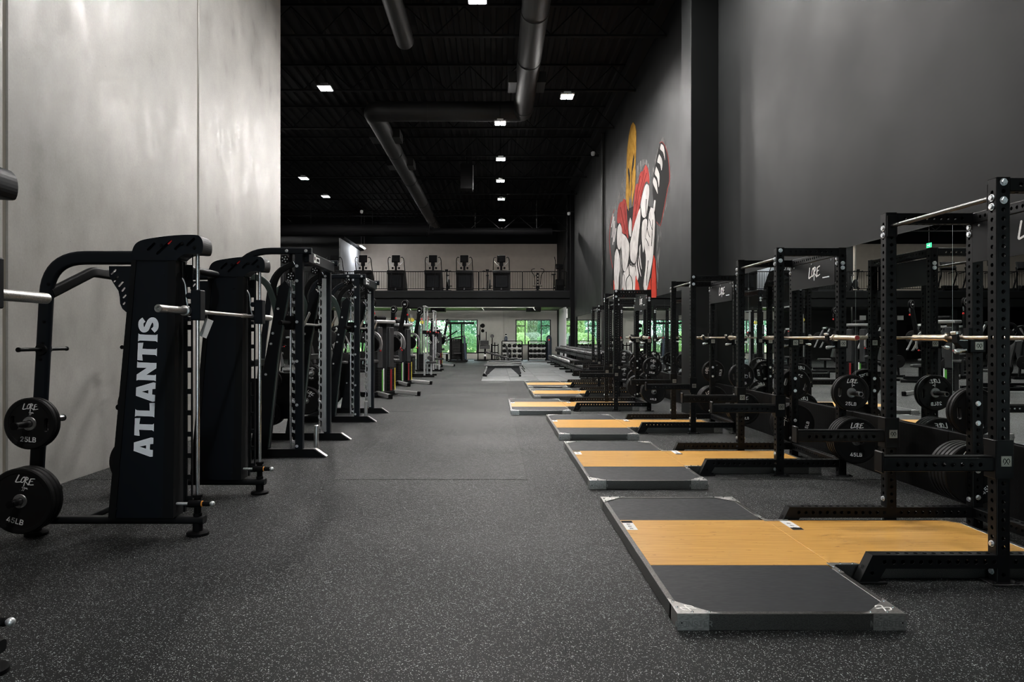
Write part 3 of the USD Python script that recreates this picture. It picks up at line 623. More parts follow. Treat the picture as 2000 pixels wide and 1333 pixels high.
def gym_shape(w=.1):
    S = [[(.35, .9), (.05, .8), (0, .4), (.3, .45), (.28, -.3), (.05, -.5)], [(.55, .8), (.6, .4), (.85, .8), (.75, -.1), (.6, -.5)], [(1.0, .3), (1.12, .75), (1.2, .35), (1.35, .78), (1.42, .35), (1.58, .8), (1.66, .3), (1.9, .5)]]
    return unary_union([sg.LineString(curve(s, 4)).buffer(w / 2, quad_segs=2) for s in S]).simplify(.01)
LORE, GYM = sa.scale(lore_shape(), 1.32, 1, origin=(0, 0)), gym_shape()
def put2(shape, h, cx, cy, ang=0):
    x0, y0, x1, y1 = shape.bounds
    g = sa.scale(sa.translate(shape, -(x0 + x1) / 2, 0), h, h, origin=(0, 0))
    return sa.translate(sa.rotate(g, ang, origin=(0, 0)), cx, cy)
def txt(s, h, bold=True, d=.001):
    m = meshkit.text_mesh(s, h, d, bold); b = m.bounds
    m.apply_translation((-(b[0][0] + b[1][0]) / 2, -h / 2, 0)); return m
def serif_word():
    """ATLANTIS in heavy flared capitals, 1 high; returns (shape, width)."""
    P = sg.Polygon
    A = P([(0, 0), (-.02, .12), (.26, 1), (.70, 1), (1.0, .12), (.98, 0), (.66, 0), (.64, .16), (.36, .16), (.34, 0)], [[(.40, .36), (.58, .36), (.49, .70)]])
    T = P([(0, .72), (.02, 1), (.92, 1), (.94, .72), (.62, .76), (.62, .08), (.68, 0), (.26, 0), (.32, .08), (.32, .76)])
    Lc = P([(0, 0), (.04, .08), (.04, .92), (0, 1), (.40, 1), (.34, .92), (.34, .25), (.74, .28), (.76, 0)])
    N = P([(0, 0), (.04, .08), (.04, .92), (0, 1), (.32, 1), (.68, .50), (.68, 1), (1.0, 1), (.96, .92), (.96, .0), (.68, 0), (.32, .50), (.32, .08), (.36, 0)])
    I = P([(0, 0), (.05, .09), (.05, .91), (0, 1), (.42, 1), (.37, .91), (.37, .09), (.42, 0)])
    S = sg.LineString(curve([(.70, .74), (.58, .87), (.36, .88), (.17, .76), (.22, .60), (.44, .51), (.66, .40), (.70, .24), (.54, .12), (.30, .12), (.14, .26)], 5)).buffer(.135, cap_style=2, quad_segs=3)
    out, x = [], 0
    for ch in (A, T, Lc, A, N, T, I, S):
        b = ch.bounds; out.append(sa.translate(ch, x - b[0], 0)); x += b[2] - b[0] + .055
    return unary_union(out), x - .055
def emblem_shape(s):
    a = sg.LineString(curve([(-.55, -.8), (-.1, -.1), (.35, .62), (.62, .62), (.85, .1), (.72, -.35)], 5)).buffer(.085, cap_style=2)
    return sa.scale(unary_union([a, sa.scale(a, -1, 1, origin=(0, 0))]), s, s, origin=(0, 0))
EMB = emblem_shape(.021)

# ================================================================== WEIGHT PLATES
def make_plate(name, label, r, th, txts, slots):
    t = Thing(name, label, "weight plate")
    h = th / 2
    hub, hr = .048, .026
    disc = sg.Point(0, 0).buffer(r - .03, quad_segs=14).difference(sg.Point(0, 0).buffer(hub, quad_segs=6))
    for s in slots: disc = disc.difference(s)
    t.p("disc", exz(disc, -h + .004, h - .004), "rubberblk", False)
    prof = [(r - .034, -h + .002), (r - .030, -h), (r - .008, -h), (r, -h + .007), (r, h - .007), (r - .008, h), (r - .030, h), (r - .034, h - .002)]
    t.p("rim", turn(prof + [prof[0]], (0, 0, 0), (0, 1, 0), 48), "rubberblk", 40)
    pr = [(hr, -h - .001), (hub - .004, -h - .001), (hub, -h + .003), (hub, h - .003), (hub - .004, h + .001), (hr, h + .001), (hr, -h - .001)]
    t.p("hub_ring", turn(pr, (0, 0, 0), (0, 1, 0), 28), "hub", 40, label="grey metal hub ring")
    k = r / .225
    f = lambda sh: exz(sh, -h + .0028, -h + .0042)
    let = unary_union([put2(LORE, .05 * k ** .7, 0, .122 * k), put2(GYM, .021 * k, .012 * k, .084 * k)])
    wm = face_y(txt(txts, .035 * k ** .3), 0, -h + .0040, -.137 * k)
    for a in (0, 180):
        t.p("lettering", rot(f(let), a, (0, 0, 1)), "white", False)
        t.p("weight_mark", rot(wm, a, (0, 0, 1)), "white", False)
    return t
sl = [sa.rotate(slot(-.115, -.03, -.115, .03, .017), a, origin=(0, 0)) for a in (0, 180)]
PL = {}
def plate_series(kind):
    if kind not in PL:
        if kind == 45: t = make_plate("weight_plate", "x", .222, .040, "45LB", []); t.mat = 45
        elif kind == 25: t = make_plate("light_weight_plate", "x", .176, .035, "25LB", sl)
        else: t = make_plate("small_weight_plate", "x", .13, .03, "10LB", [sa.scale(s, .72, .72, origin=(0, 0)) for s in sl])
        PL[kind] = Series(t)
    return PL[kind]
PRNG = random.Random(11)
def stack(kind, n, x, y, z, side, where, first_ang=0, gap=.0035):
    """n plates on a peg that leaves along side*y from y; the outermost is the last."""
    th = {45: .040, 25: .035, 10: .030}[kind]
    for k in range(n):
        yy = y + side * (th / 2 + k * (th + gap))
        ang = first_ang if kind != 45 or k == (n - 1 if side < 0 else 0) else PRNG.uniform(-170, 170)
        pos = "outermost" if k == n - 1 else ("innermost" if k == 0 else f"{ORD[k]} inner")
        if n == 1: pos = "only"
        plate_series(kind).put(f"{pos} {kind} lb plate, {where}", (x, yy, z), 0 if side < 0 else 180, ang)

# ================================================================== POWER RACKS
HWK, RD = .5635, .617
def make_rack():
    t = Thing("power_rack", "x", "power rack", group="black perforated power racks")
    up = perf(2.26, faces="xy", q=2)
    for x in (0, RD):
        for s in (-1, 1):
            u = t.p("upright", mv(up, x, s * HWK, 0), "powder", False)
            t.p("foot_plate", cat(bx(x - .085, x + .085, s * (HWK - .044), s * (HWK + .075), 0, .01, .004), bolt((x - .062, s * HWK - (.058 if s < 0 else -.058), .01), (0, 0, 1), .011, .009), bolt((x + .062, s * HWK - (.058 if s < 0 else -.058), .01), (0, 0, 1), .011, .009)), "powder", False, under=u)
            t.p("cap", bx(x - .0385, x + .0385, s * HWK - .0385, s * HWK + .0385, 2.26, 2.264, .002), "matte", False, under=u)
    # base rail: slanted front foot, then perforated to the rear upright
    prof = sg.Polygon([(-.727, .160), (-.800, .012), (-.700, .012), (-.655, .085), (RD - .04, .085), (RD - .04, .160)])
    hs = [hole(-.66 + .0508 * i, .122, .0127, 2) for i in range(0, 13)] + [hole(.07 + .0508 * i, .122, .0127, 2) for i in range(0, 10)] + [hole(-.728, .06, .011, 2)]
    side = prof.difference(unary_union(hs))
    hb_ = unary_union([hole(-.62 + .0508 * i, 0, .0127, 2) for i in range(0, 12)] + [hole(.07 + .0508 * i, 0, .0127, 2) for i in range(0, 10)])
    for s in (-1, 1):
        y = s * HWK
        ms = [exz(side, y - .038, y - .033), exz(side, y + .033, y + .038),
              mv(exy(box2(-.727, RD - .04, -.033, .033).difference(hb_), .155, .160), 0, y), mv(exy(box2(-.655, RD - .04, -.033, .033), .085, .090), 0, y)]
        fr = sg.Polygon([(-.727, .160), (-.800, .012), (-.795, .012), (-.722, .160)])
        ms += [exz(fr, y - .033, y + .033), exz(sg.Polygon([(-.655, .085), (-.700, .012), (-.695, .012), (-.650, .085)]), y - .033, y + .033)]
        b = t.p("base_rail", cat(*ms), "powder", False)
        t.p("foot_pad", cat(bx(-.80, -.645, y - .045, y + .045, 0, .012, .004), bolt((-.667, y - s * 0 - .01, .012), (0, 0, 1), .012, .01)), "powder", False, under=b)
        t.p("emblem", remap(ext(sa.scale(EMB, .75, .75, origin=(0, 0)), .0012), [[0, .44, -.9], [-1, 0, 0], [0, .9, .44]], (-.7645 - .0006, y, .085)), "rubberblk", False, under=b)
        tr = along_x(perf(RD - .0762, faces="xy", first=.06), .038, y, 2.222)
        t.p("top_rail", tr, "powder", False)
    cr = perf(2 * HWK - .0762, faces="xy", first=.06)
    t.p("rear_beam", along_y(cr, RD, -HWK + .038, 2.222), "powder", False)
    t.p("lower_beam", along_y(cr, RD, -HWK + .038, .122), "powder", False)
    t.p("pull_up_bar", cat(rod((0, -HWK + .038, 2.165), (0, HWK - .038, 2.165), .0145, 14)), "steel", 40)
    for s in (-1, 1): t.p("bar_flange", bx(-.036, .036, s * (HWK - .046) - .006, s * (HWK - .046) + .006, 2.09, 2.24, .003), "powder", False)
    sgn = t.p("sign_panel", bx(.574, .578, -.522, .522, 1.905, 2.178, .001), "powder2", False)
    t.p("lettering", face_x(ext(put2(LORE, .108, 0, 0), .0012), .5741, -.06, 2.015), "white", False, under=sgn)
    t.p("underline", bx(.5728, .5741, -.405, -.255, 1.988, 2.000, .0003), "print", False, under=sgn)
    for y in (-.45, .0, .45): t.p("screw", bolt((.574, y, 2.16), (-1, 0, 0), .007, .006), "zinc", False, under=sgn)
    # spotter arms towards the aisle
    arm = along_x(perf(.62, faces="xy", first=.08), -.665, 0, .663)
    for s in (-1, 1):
        y = s * HWK
        a = t.p("spotter_arm", mv(arm, 0, y), "powder", False)
        t.p("end_plate", bx(-.678, -.665, y - .045, y + .045, .615, .735, .006), "powder", False, under=a)
        t.p("strip", bx(-.66, -.05, y - .03, y + .03, .701, .709, .003), "matte", False, under=a)
        t.p("bracket", cat(bx(-.046, .05, y - .050, y - .040, .585, .80, .003), bx(-.046, .05, y + .040, y + .050, .585, .80, .003), bx(-.052, -.042, y - .05, y + .05, .585, .80, .003)), "powder", False, under=a)
        e = bx(-.024, .034, y - .0535, y - .050, .655, .713, .001)
        t.p("emblem_plate", cat(e, *[turn([(0, 0), (.004, 0), (.003, .002), (0, .002)], (.005 + sx * .024, y - .0535, .684 + sz * .024), (0, -1, 0), 8) for sx in (-1, 1) for sz in (-1, 1)]), "badge", False, under=a, label="small square steel plate with a looped cross emblem")
        t.p("emblem", mv(exz(EMB, -.0006, .0006), .005, y - .0538, .684), "ink_paint", False, under=a)
    # J hooks on the rear uprights
    for s in (-1, 1):
        y = s * HWK
        j = exz(sg.Polygon([(.578, 1.44), (.578, 1.27), (.548, 1.26), (.475, 1.335), (.468, 1.40), (.484, 1.405), (.494, 1.352), (.530, 1.345), (.556, 1.38), (.556, 1.44)]), y - .03, y + .03)
        jj = t.p("j_hook", cat(j, bx(.556, .664, y - .048, y - .040, 1.265, 1.36, .003), bx(.556, .664, y + .040, y + .048, 1.265, 1.36, .003)), "powder", False)
        t.p("hook_liner", bx(.488, .55, y - .031, y + .031, 1.3475, 1.354, .002), "alu", False, under=jj); t.p("lip_liner", (rot(bx(.462, .484, y - .031, y + .031, 1.392, 1.416, .004), -20, (0, 1, 0), (.473, y, 1.40))), "alu", False, under=jj)
        t.p("pin", cat(rod((.545, y - .02, 1.285), (.49, y - .02, 1.275), .012, 10), turn([(0, 0), (.014, 0), (.018, .015), (.018, .038), (.013, .045), (0, .045)], (.505, y - .02, 1.277), (-1, 0, -.18), 14)), "zinc", 40, under=jj)
        t.p("emblem_plate", bx(.588, .646, y - .0515, y - .048, 1.283, 1.341, .001), "badge", False, under=jj, label="small square steel plate with a looped cross emblem")
        t.p("emblem", mv(exz(EMB, -.0006, .0006), .617, y - .0518, 1.312), "ink_paint", False, under=jj)
    # bolts
    for x, zs in ((0, (2.236, 2.135)), (RD, (2.11, 2.065))):
        for s in (-1, 1):
            for z in zs: t.p("bolt", bolt((x, s * (HWK + .038), z), (0, s, 0)), "zinc", False)
        for s in (-1, 1):
            for z in ((2.155, 2.105) if x == 0 else (2.16, 2.112)): t.p("bolt", bolt((x - .038, s * HWK, z), (-1, 0, 0)), "zinc", False)
    for s in (-1, 1):
        for z in (.215, .06): t.p("bolt", bolt((-.0385, s * HWK, z), (-1, 0, 0), .015), "zinc", False)
        t.p("bolt", bolt((.0385, s * HWK, .215), (1, 0, 0), .015), "zinc", False)
        t.p("bolt", bolt((RD - .0385, s * HWK, .21), (-1, 0, 0), .015), "zinc", False)
        for z in (.90, .76, .42, .23): t.p("bolt", bolt((RD, s * (HWK - .038), z), (0, -s, 0), .015), "zinc", False)
        for z, L in ((.83, .26), (.375, .27)):
            g = t.p("weight_peg", rod((RD + .045, s * (HWK + .046), z), (RD + .045, s * (HWK + .046 + L), z), .0245, 18), "pegsteel", 40)
            t.p("peg_bracket", cat(bx(RD - .036, RD + .085, s * (HWK + .038), s * (HWK + .046), z - .10, z + .10, .003)), "powder", False, under=g)
            t.p("peg_cap", turn([(0, 0), (.016, 0), (.014, .004), (0, .004)], (RD + .045, s * (HWK + .046 + L), z), (0, s, 0), 14), "matte", False, under=g)
            t.p("peg_collar", turn([(.0245, 0), (.037, 0), (.035, .008), (.0245, .008)], (RD + .045, s * (HWK + .046), z), (0, s, 0), 18), "zinc", 40, under=g)
    return t
RACKX = 2.823
racks = [(4.585 + 3.12 * i, 0.0 if i != 3 else -.58) for i in range(6)]
RN = ["nearest power rack", "second power rack", "third power rack", "forward fourth power rack", "fifth power rack", "farthest power rack"]
RL = ["black perforated power rack nearest the camera, cut by the right edge", "black perforated power rack second in the row, LORE sign fully in view", "black perforated power rack third in the row, just before the black pilaster",
      "black perforated power rack fourth in the row, standing forward of the others past the pilaster", "black perforated power rack fifth in the row, mostly hidden behind the fourth", "black perforated power rack farthest in the row, beside the dumbbell rack"]
RK = Series(make_rack())
def make_barbell():
    t = Thing("barbell", "x", "barbell", group="bronze barbells in the racks")
    t.p("shaft", cat(rod((0, -.665, 0), (0, .665, 0), .0145, 16), *[turn([(.0145, -.006), (.0153, -.006), (.0153, .006), (.0145, .006)], (0, y, 0), (0, 1, 0), 16) for y in (-.41, .41)]), "bar", 40)
    for s in (-1, 1):
        q = t.p("sleeve", turn([(0, 0), (.023, 0), (.025, .003), (.025, .418), (.023, .421), (0, .421)], (0, s * .69, 0), (0, s, 0), 24), "bar", 40)
        t.p("collar", turn([(.015, 0), (.03, 0), (.037, .006), (.037, .022), (.03, .028), (.015, .028)], (0, s * .662, 0), (0, s, 0), 24), "bar", 40, under=q)
        t.p("end_cap", turn([(0, 0), (.0225, 0), (.021, .003), (0, .003)], (0, s * 1.111, 0), (0, s, 0), 16), "darkred", 40, under=q, label="dark red end cap")
    return t
BBL = Series(make_barbell())
def make_platform():
    """x from the aisle edge 0 towards the wall, y centred."""
    t = Thing("lifting_platform", "x", "platform", group="lifting platforms in front of the racks")
    A, W, Wn, B, H = 1.067, 1.23, .505, 2.42, .076
    e = .032
    # rubber pads and bamboo decks
    g = .13
    for s in (-1, 1):
        pad = sg.Polygon([(e, s * .503), (A - e, s * .503), (A - e, s * (W - g)), (A - g, s * (W - e)), (g, s * (W - e)), (e, s * (W - g))])
        t.p("rubber_pad", exy(pad.buffer(0), .01, H - .001), "padgrey", False, label="dark grey rubber drop pad")
    t.p("wood_deck", bx(e, A - .001, -.5, .5, .01, H, .0015), "wood", False, label="honey coloured bamboo board")
    t.p("wood_deck", bx(A + .001, B - e, -Wn + e * .4, Wn - e * .4, .01, H, .0015), "wood", False, label="honey coloured bamboo board")
    def edge(x0, x1, y0, y1): return t.p("frame_edge", bx(x0, x1, y0, y1, .0, H + .0015, .002), "steel", False, label="brushed steel edge channel")
    edge(0, e, -W + .12, W - .12)
    for s in (-1, 1):
        edge(.15, A - .15, s * W, s * (W - e))
        edge(A - e, A, s * (Wn + .06), s * (W - .12))
        edge(A + .02, B - .12, s * Wn, s * (Wn - e * .4))
    edge(B - e, B, -Wn + .10, Wn - .10)
    for x, sx in ((0, 1), (A, -1)):
        for s in (-1, 1):
            y = s * W
            tri = sg.Polygon([(x, y), (x + sx * .20, y), (x + sx * .15, y - s * .035), (x + sx * .035, y - s * .15), (x, y - s * .20)])
            q = t.p("corner_plate", cat(exy(tri.buffer(0), H, H + .004), bx(x, x + sx * .15, y + s * .0015, y - s * .004, 0, H + .002, .001), bx(x, x + sx * .004, y, y - s * .15, 0, H + .002, .001), bx(x + sx * .005, x + sx * .15, y - s * .005, y - s * e, 0, H - .002, .001), bx(x + sx * .005, x + sx * e, y - s * .03, y - s * .12, 0, H - .002, .001)), "steel2", False, label="bright steel corner plate with etched mark")
            for bxp, byp in ((.155, .018), (.018, .155), (.075, .018), (.018, .075)):
                t.p("rivet", turn([(0, 0), (.007, 0), (.006, .004), (0, .006)], (x + sx * bxp, y - s * byp, H + .004), (0, 0, 1), 10), "chrome", 40, under=q)
            em = sa.rotate(sa.scale(EMB, 1.9, 1.9, origin=(0, 0)), 45 * sx * -s, origin=(0, 0))
            t.p("etching", mv(exy(em, H + .004, H + .0046), x + sx * .068, y - s * .068), "etch", False, under=q)
            if s < 0:
                t.p("etched_word", face_y(txt("MONSTER", .026, True, .0006), x + sx * .078, y - .0018, .032), "etchdark", False, under=q)
                t.p("screw_hole", rod((x + sx * (.02 if sx > 0 else .012), y + .002, .036), (x + sx * (.02 if sx > 0 else .012), y - .0022, .036), .005, 8), "matte", False, under=q)
    for s in (-1, 1):
        sq = sg.Polygon([(A - e, s * (Wn + .14)), (A, s * (Wn + .14)), (A + .0, s * (Wn + .02)), (A + .02, s * Wn), (A + .16, s * Wn), (A + .14, s * (Wn - .032)), (A - .02, s * (Wn - .032))])
        q = t.p("inner_corner_plate", exy(sq.buffer(0), H, H + .004), "steel2", False)
        for p_ in ((A - .014, Wn + .11), (A - .014, Wn + .04), (A + .05, Wn - .015), (A + .12, Wn - .015)):
            t.p("rivet", turn([(0, 0), (.007, 0), (.006, .004), (0, .006)], (p_[0], s * p_[1], H + .004), (0, 0, 1), 10), "chrome", 40, under=q)
        ob = sg.Polygon([(B, s * (Wn - .12)), (B, s * Wn), (B - .14, s * Wn), (B - .10, s * (Wn - .03)), (B - .03, s * (Wn - .10))])
        q = t.p("end_corner_plate", cat(exy(ob.buffer(0), H, H + .004), bx(B - .004, B, s * Wn, s * (Wn - .11), 0, H, .001), bx(B - .13, B, s * (Wn - .004), s * Wn, 0, H, .001)), "steel2", False)
        for p_ in ((B - .02, Wn - .09), (B - .02, Wn - .02), (B - .1, Wn - .016)):
            t.p("rivet", turn([(0, 0), (.007, 0), (.006, .004), (0, .006)], (p_[0], s * p_[1], H + .004), (0, 0, 1), 10), "chrome", 40, under=q)
    for x in (.034, A + .085):
        q = t.p("sticker", bx(x, x + .075, .24, .475, H, H + .0012, .0003), "white", False, label="white and black paper sticker")
        t.p("sticker_band", bx(x, x + .075, .42 if x < .5 else .24, .475 if x < .5 else .295, H + .0012, H + .0016, .0001), "matte", False, under=q)
        t.p("sticker_mark", cat(*[mv(exy(sa.rotate(sa.scale(EMB, .8, .8, origin=(0, 0)), 90, origin=(0, 0)), H + .0012, H + .0016), x + .0375, .33 + k * .055 - (.0 if x < .5 else -.02)) for k in (-1, 0, 1)]), "ink_paint", False, under=q)
    return t
PF = Series(make_platform())
PLAB = ["bamboo and grey rubber lifting platform nearest the camera", "second bamboo lifting platform up the row", "third bamboo lifting platform up the row", "fourth bamboo lifting platform, jutting farthest into the aisle", "fifth bamboo lifting platform, whitened by window glare", "sixth bamboo lifting platform, farthest and smallest"]
BLAB = ["bronze barbell in the nearest power rack, near end outside the frame", "bronze barbell with red end cap in the second power rack", "bronze barbell in the third power rack, before the pilaster", "bronze barbell in the forward fourth power rack", "bronze barbell in the fifth power rack", "bronze barbell in the farthest power rack"]
for i, (y, dx) in enumerate(racks):
    x = RACKX + dx
    RK.put(RL[i], (x, y, 0))
    PF.put(PLAB[i], (.849 + dx, y - .004, 0))
    BBL.put(BLAB[i], (x + .509, y + .01, 1.3690))
for i, (y, dx) in enumerate(racks):
    x = RACKX + dx + RD + .045
    for s, nm_ in ((-1, "near"), (1, "far")):
        yb = y + s * (HWK + .056)
        n45, n25 = (4, 2) if s < 0 else (5, 2)
        if i >= 4: n45 = 3
        stack(25, n25, x, yb, .83 + .0015 - .0015, s, f"upper {nm_}-side peg of the {RN[i]}", first_ang=[0, 4, -6, 8, 0, 5][i] if s < 0 else [4, 165, 80, 0, 20, 0][i])
        stack(45, n45, x, yb, .375, s, f"lower {nm_}-side peg of the {RN[i]}", first_ang=[0, 2, -3, 5, 0, 0][i] if s < 0 else [42, 75, 30, 10, 0, 0][i])

# ================================================================== SMITH MACHINES OF THE LETTERED KIND
def c1(cx, cy, s=285.7, k=4.0, x0=0, y0=420):      # crop point -> local (x, z) of the near tower face
    px, py = x0 + cx / k, y0 + cy / k
    return ((px - VX) / s + 2.07, CAMZ + (VY - py) / s)
def make_smith():
    t = Thing("smith_machine", "x", "smith machine", group="black smith machines with lettered towers")
    Hs = .655
    hp = [c1(*p) for p in ((1028, 352), (1032, 290), (1050, 240), (1085, 208), (1150, 188), (1300, 166), (1420, 157), (1530, 157), (1560, 168), (1582, 200), (1588, 250), (1580, 290), (1562, 303), (1495, 300), (1450, 304), (1415, 320), (1385, 345), (1362, 356))]
    hp = sg.Polygon(curve(np.array(hp + [hp[0]]), 3)).buffer(0)
    slots = unary_union([sg.LineString([c1(*a), c1(*b)]).buffer(.010, quad_segs=2) for a, b in (((1160, 272), (1206, 228)), ((1232, 302), (1335, 206)), ((1372, 266), (1415, 226)), ((1468, 236), (1516, 190)))])
    b0, b1, t0, t1 = c1(868, 1370), c1(1400, 1370), c1(1028, 355), c1(1420, 355)
    bl, br, tl_, tr_ = (-.580, .135), (-.135, .135), (-.420, 1.905), (-.118, 1.905)
    gus = sg.Polygon([c1(*p) for p in ((820, 395), (1022, 395), (1010, 600), (985, 765), (955, 757), (925, 730), (908, 690), (905, 640), (895, 590), (865, 545), (838, 500), (823, 470))])
    gus = gus.difference(unary_union([sg.LineString([c1(*a), c1(*b)]).buffer(.007, quad_segs=2) for a, b in (((842, 455), (872, 425)), ((862, 515), (890, 478)), ((900, 552), (932, 515)), ((925, 590), (942, 568)), ((935, 642), (950, 625)), ((935, 694), (943, 684)))]))
    word, wl_ = serif_word()
    for s in (-1, 1):
        y = s * Hs; yn = y - .08
        b = t.p("base_beam", sweep([(-1.14, y, .105), (.05, y, .105)], rrect(.075, .052, .02), ref=(0, 0, 1)), "powder2", 40)
        for x in (0.0, -1.12):
            t.p("foot", cat(turn([(0, 0), (.075, 0), (.075, .018), (.066, .026), (.034, .03), (.034, .09), (0, .09)], (x, y, 0), (0, 0, 1), 24)), "matte", 40, under=b)
        # tower: two side tubes, recessed face panel, slotted ladder plate
        fr = lambda a0, a1: sg.Polygon([(bl[0] + a0 * (br[0] - bl[0]), .135), (bl[0] + a1 * (br[0] - bl[0]), .135), (tl_[0] + a1 * (tr_[0] - tl_[0]), 1.905), (tl_[0] + a0 * (tr_[0] - tl_[0]), 1.905)])
        tw_ = t.p("tower", cat(exz(fr(0, .11), yn, y + .08), exz(fr(.83, 1.0), yn, y + .08), exz(fr(.11, .83), yn + .016, y + .064)), "powder2", False)
        t.p("face_panel", cat(exz(fr(.115, .825), yn + .006, yn + .015), *[bolt((x_, yn + .002, z_), (0, -1, 0), .006, .004) for x_, z_ in ((-.42, 1.80), (-.20, 1.80), (-.52, .2), (-.22, .2))]), "navy", False, under=tw_)
        if s < 0:
            # lettering reads upwards along the leaning axis
            p0, p1 = np.array([-.277, .553]), np.array([-.238, 1.508])
            u = (p1 - p0) / wl_; n_ = np.array([-1, .04]) * .132
            A = [u[0], n_[0], u[1], n_[1], p0[0], p0[1]]
            t.p("lettering", exz(sa.affine_transform(word, A), yn + .0048, yn + .0062), "print", False, under=tw_, label="pale ATLANTIS lettering reading upwards")
        lad = box2(-.112, -.055, .18, 1.88).difference(unary_union([box2(-.092, -.066, z, z + .115) for z in np.arange(.26, 1.75, .150)]))
        t.p("ladder_plate", cat(exz(lad, y + .045, y + .055), bx(-.115, -.10, y + .03, y + .06, .15, 1.9, .002), *[bolt((-.100, y + .045, z), (0, -1, 0), .009, .006) for z in (.45, .95, 1.4, 1.8)]), "powder", False, under=tw_)
        h = t.p("top_housing", cat(exz(hp.difference(slots), y - .082, y - .074), exz(hp.buffer(-.012), y - .06, y + .068), exz(hp, y + .068, y + .076), exz(hp.difference(hp.buffer(-.006)), y - .074, y + .068)), "navy", False)
        t.p("bolt", cat(*[bolt((*c1(*p)[:1], y - .082, c1(*p)[1]), (0, -1, 0), .010, .008) for p in ((1262, 238), (1425, 225), (1520, 256))]), "matte", False, under=h)
        t.p("red_cable_clip", exz(sg.LineString([c1(1312, 222), c1(1334, 202)]).buffer(.006), y - .073, y - .066), "red", False, under=h)  # red highlight on the housing, put in as a thin red piece
        # rear post curving into the top tube
        path = bend([(-1.135, y, .10), (-1.035, y, 1.925), (-.42, y, 1.925)], .27, 10)
        fr_ = t.p("rear_frame", sweep(path, rrect(.05, .095, .02), ref=(1, 0, 0)), "navy", 40)
        t.p("bolt", cat(*[bolt((x_, y - .026, z_), (0, -1, 0), .009, .006) for x_, z_ in ((-1.02, 1.74), (-1.05, 1.48), (-1.06, 1.33), (-1.075, 1.22))]), "matte", False, under=fr_)
        t.p("gusset", exz(gus, yn + .05, yn + .058), "navy", False, under=fr_)
        for z in (1.29, .785, .27):
            xp = -1.135 + (z - .1) / 1.825 * .10
            for sd in (-1, 1):
                q = t.p("plate_peg", rod((xp, y + sd * .024, z), (xp, y + sd * .26, z), .0125 if z > 1 else .0235, 16), "pegsteel" if z < 1 else "powder", 40)
                t.p("peg_cap", turn([(0, 0), (.016 if z > 1 else .025, 0), (.016 if z > 1 else .025, .012), (0, .016)], (xp, y + sd * .258, z), (0, sd, 0), 16), "matte", 40, under=q)
                t.p("peg_boss", turn([(.012, 0), (.042, 0), (.038, .012), (.012, .012)], (xp, y + sd * .0255, z), (0, sd, 0), 20), "powder", 40, under=q)
        t.p("guide_rod", rod((0, y, .14), (0, y, 1.96), .0135, 18), "chrome", 40)
        st = t.p("bump_stop", cat(turn([(.0135, 0), (.024, 0), (.024, .11), (.0135, .11)], (0, y, .15), (0, 0, 1), 18), turn([(.0135, 0), (.034, 0), (.034, .018), (.0135, .018)], (0, y, .262), (0, 0, 1), 18), turn([(.0135, 0), (.03, 0), (.03, .02), (.0135, .02)], (0, y, .132), (0, 0, 1), 18)), "matte", 40)
        t.p("adjuster", rod((-.13, y - .04, .225), (-.045, y - .04, .225), .011, 12), "zinc", 40, under=st); t.p("adjuster_tip", cat(rod((.10, y - .04, .225), (.115, y - .04, .225), .012, 12), ball((.118, y - .04, .225), .018)), "zinc", 40, under=st)
        t.p("adjuster_sleeve", cat(rod((-.045, y - .04, .225), (.045, y - .04, .225), .026, 16), rod((.052, y - .04, .225), (.10, y - .04, .225), .018, 14)), "matte", 40, under=st)
        t.p("orange_ring", turn([(.012, 0), (.021, 0), (.021, .006), (.012, .006)], (.045, y - .04, .225), (1, 0, 0), 16), "orange", 40, under=st)
        ca = t.p("carriage", cat(bx(-.032, .036, y - .045, y + .045, 1.49, 1.70, .006), bx(-.075, -.03, y - .03, y + .03, 1.52, 1.57, .006), bx(-.07, -.03, y - .025, y + .025, 1.64, 1.68, .006), rod((-.055, y - .02, 1.66), (-.055, y + .02, 1.66), .022, 12), rod((-.06, y - .03, 1.50), (-.06, y + .03, 1.50), .016, 12)), "navy", False)
        t.p("latch_hook", sweep(curve([(-.05, y + .03, 1.52), (-.085, y + .03, 1.60), (-.10, y + .03, 1.74), (-.125, y + .03, 1.79), (-.15, y + .03, 1.80)], 5), circ(.007, 8)), "alu", 40, under=ca)
        t.p("lift_cable", rod((-.035, y, 1.69), (-.035, y, 1.96), .0035, 6), "matte", 40)
    t.p("barbell", rod((-.055, -Hs - .05, 1.555), (-.055, Hs + .05, 1.555), .0145, 16), "steel2", 40)
    for s in (-1, 1):
        q = t.p("bar_sleeve", turn([(.012, 0), (.0255, .0), (.0255, .375), (.023, .38), (.012, .38), (.011, .35), (0, .35)], (-.055, s * (Hs + .09), 1.555), (0, s, 0), 24), "steel2", 40)
        t.p("sleeve_collar", turn([(.0145, 0), (.036, 0), (.036, .035), (.0255, .04)], (-.055, s * (Hs + .055), 1.555), (0, s, 0), 24), "alu", 40, under=q)
        t.p("grip_ring", turn([(.0145, 0), (.018, 0), (.018, .10), (.0145, .10)], (-.055, s * .42 - .05, 1.555), (0, 1, 0), 16), "steel2", 40, under=q)
    cb_ = bend([(-1.02, -Hs, 1.68), (-.93, -.30, 1.86), (-.93, .30, 1.86), (-1.02, Hs, 1.68)], .15, 6)
    t.p("cross_brace", sweep(cb_, rrect(.05, .075, .018), ref=(0, 0, 1)), "powder2", 40)
    t.p("rear_beam", sweep([(-.80, -Hs + .03, .105), (-.80, Hs - .03, .105)], rrect(.06, .05, .015), ref=(0, 0, 1)), "powder2", 40)
    t.p("top_crossbar", sweep(bend([(-.40, -Hs + .08, 1.90), (-.28, -Hs + .25, 1.90), (-.28, Hs - .25, 1.90), (-.40, Hs - .08, 1.90)], .1, 5), circ(.028, 14)), "navy", 40)
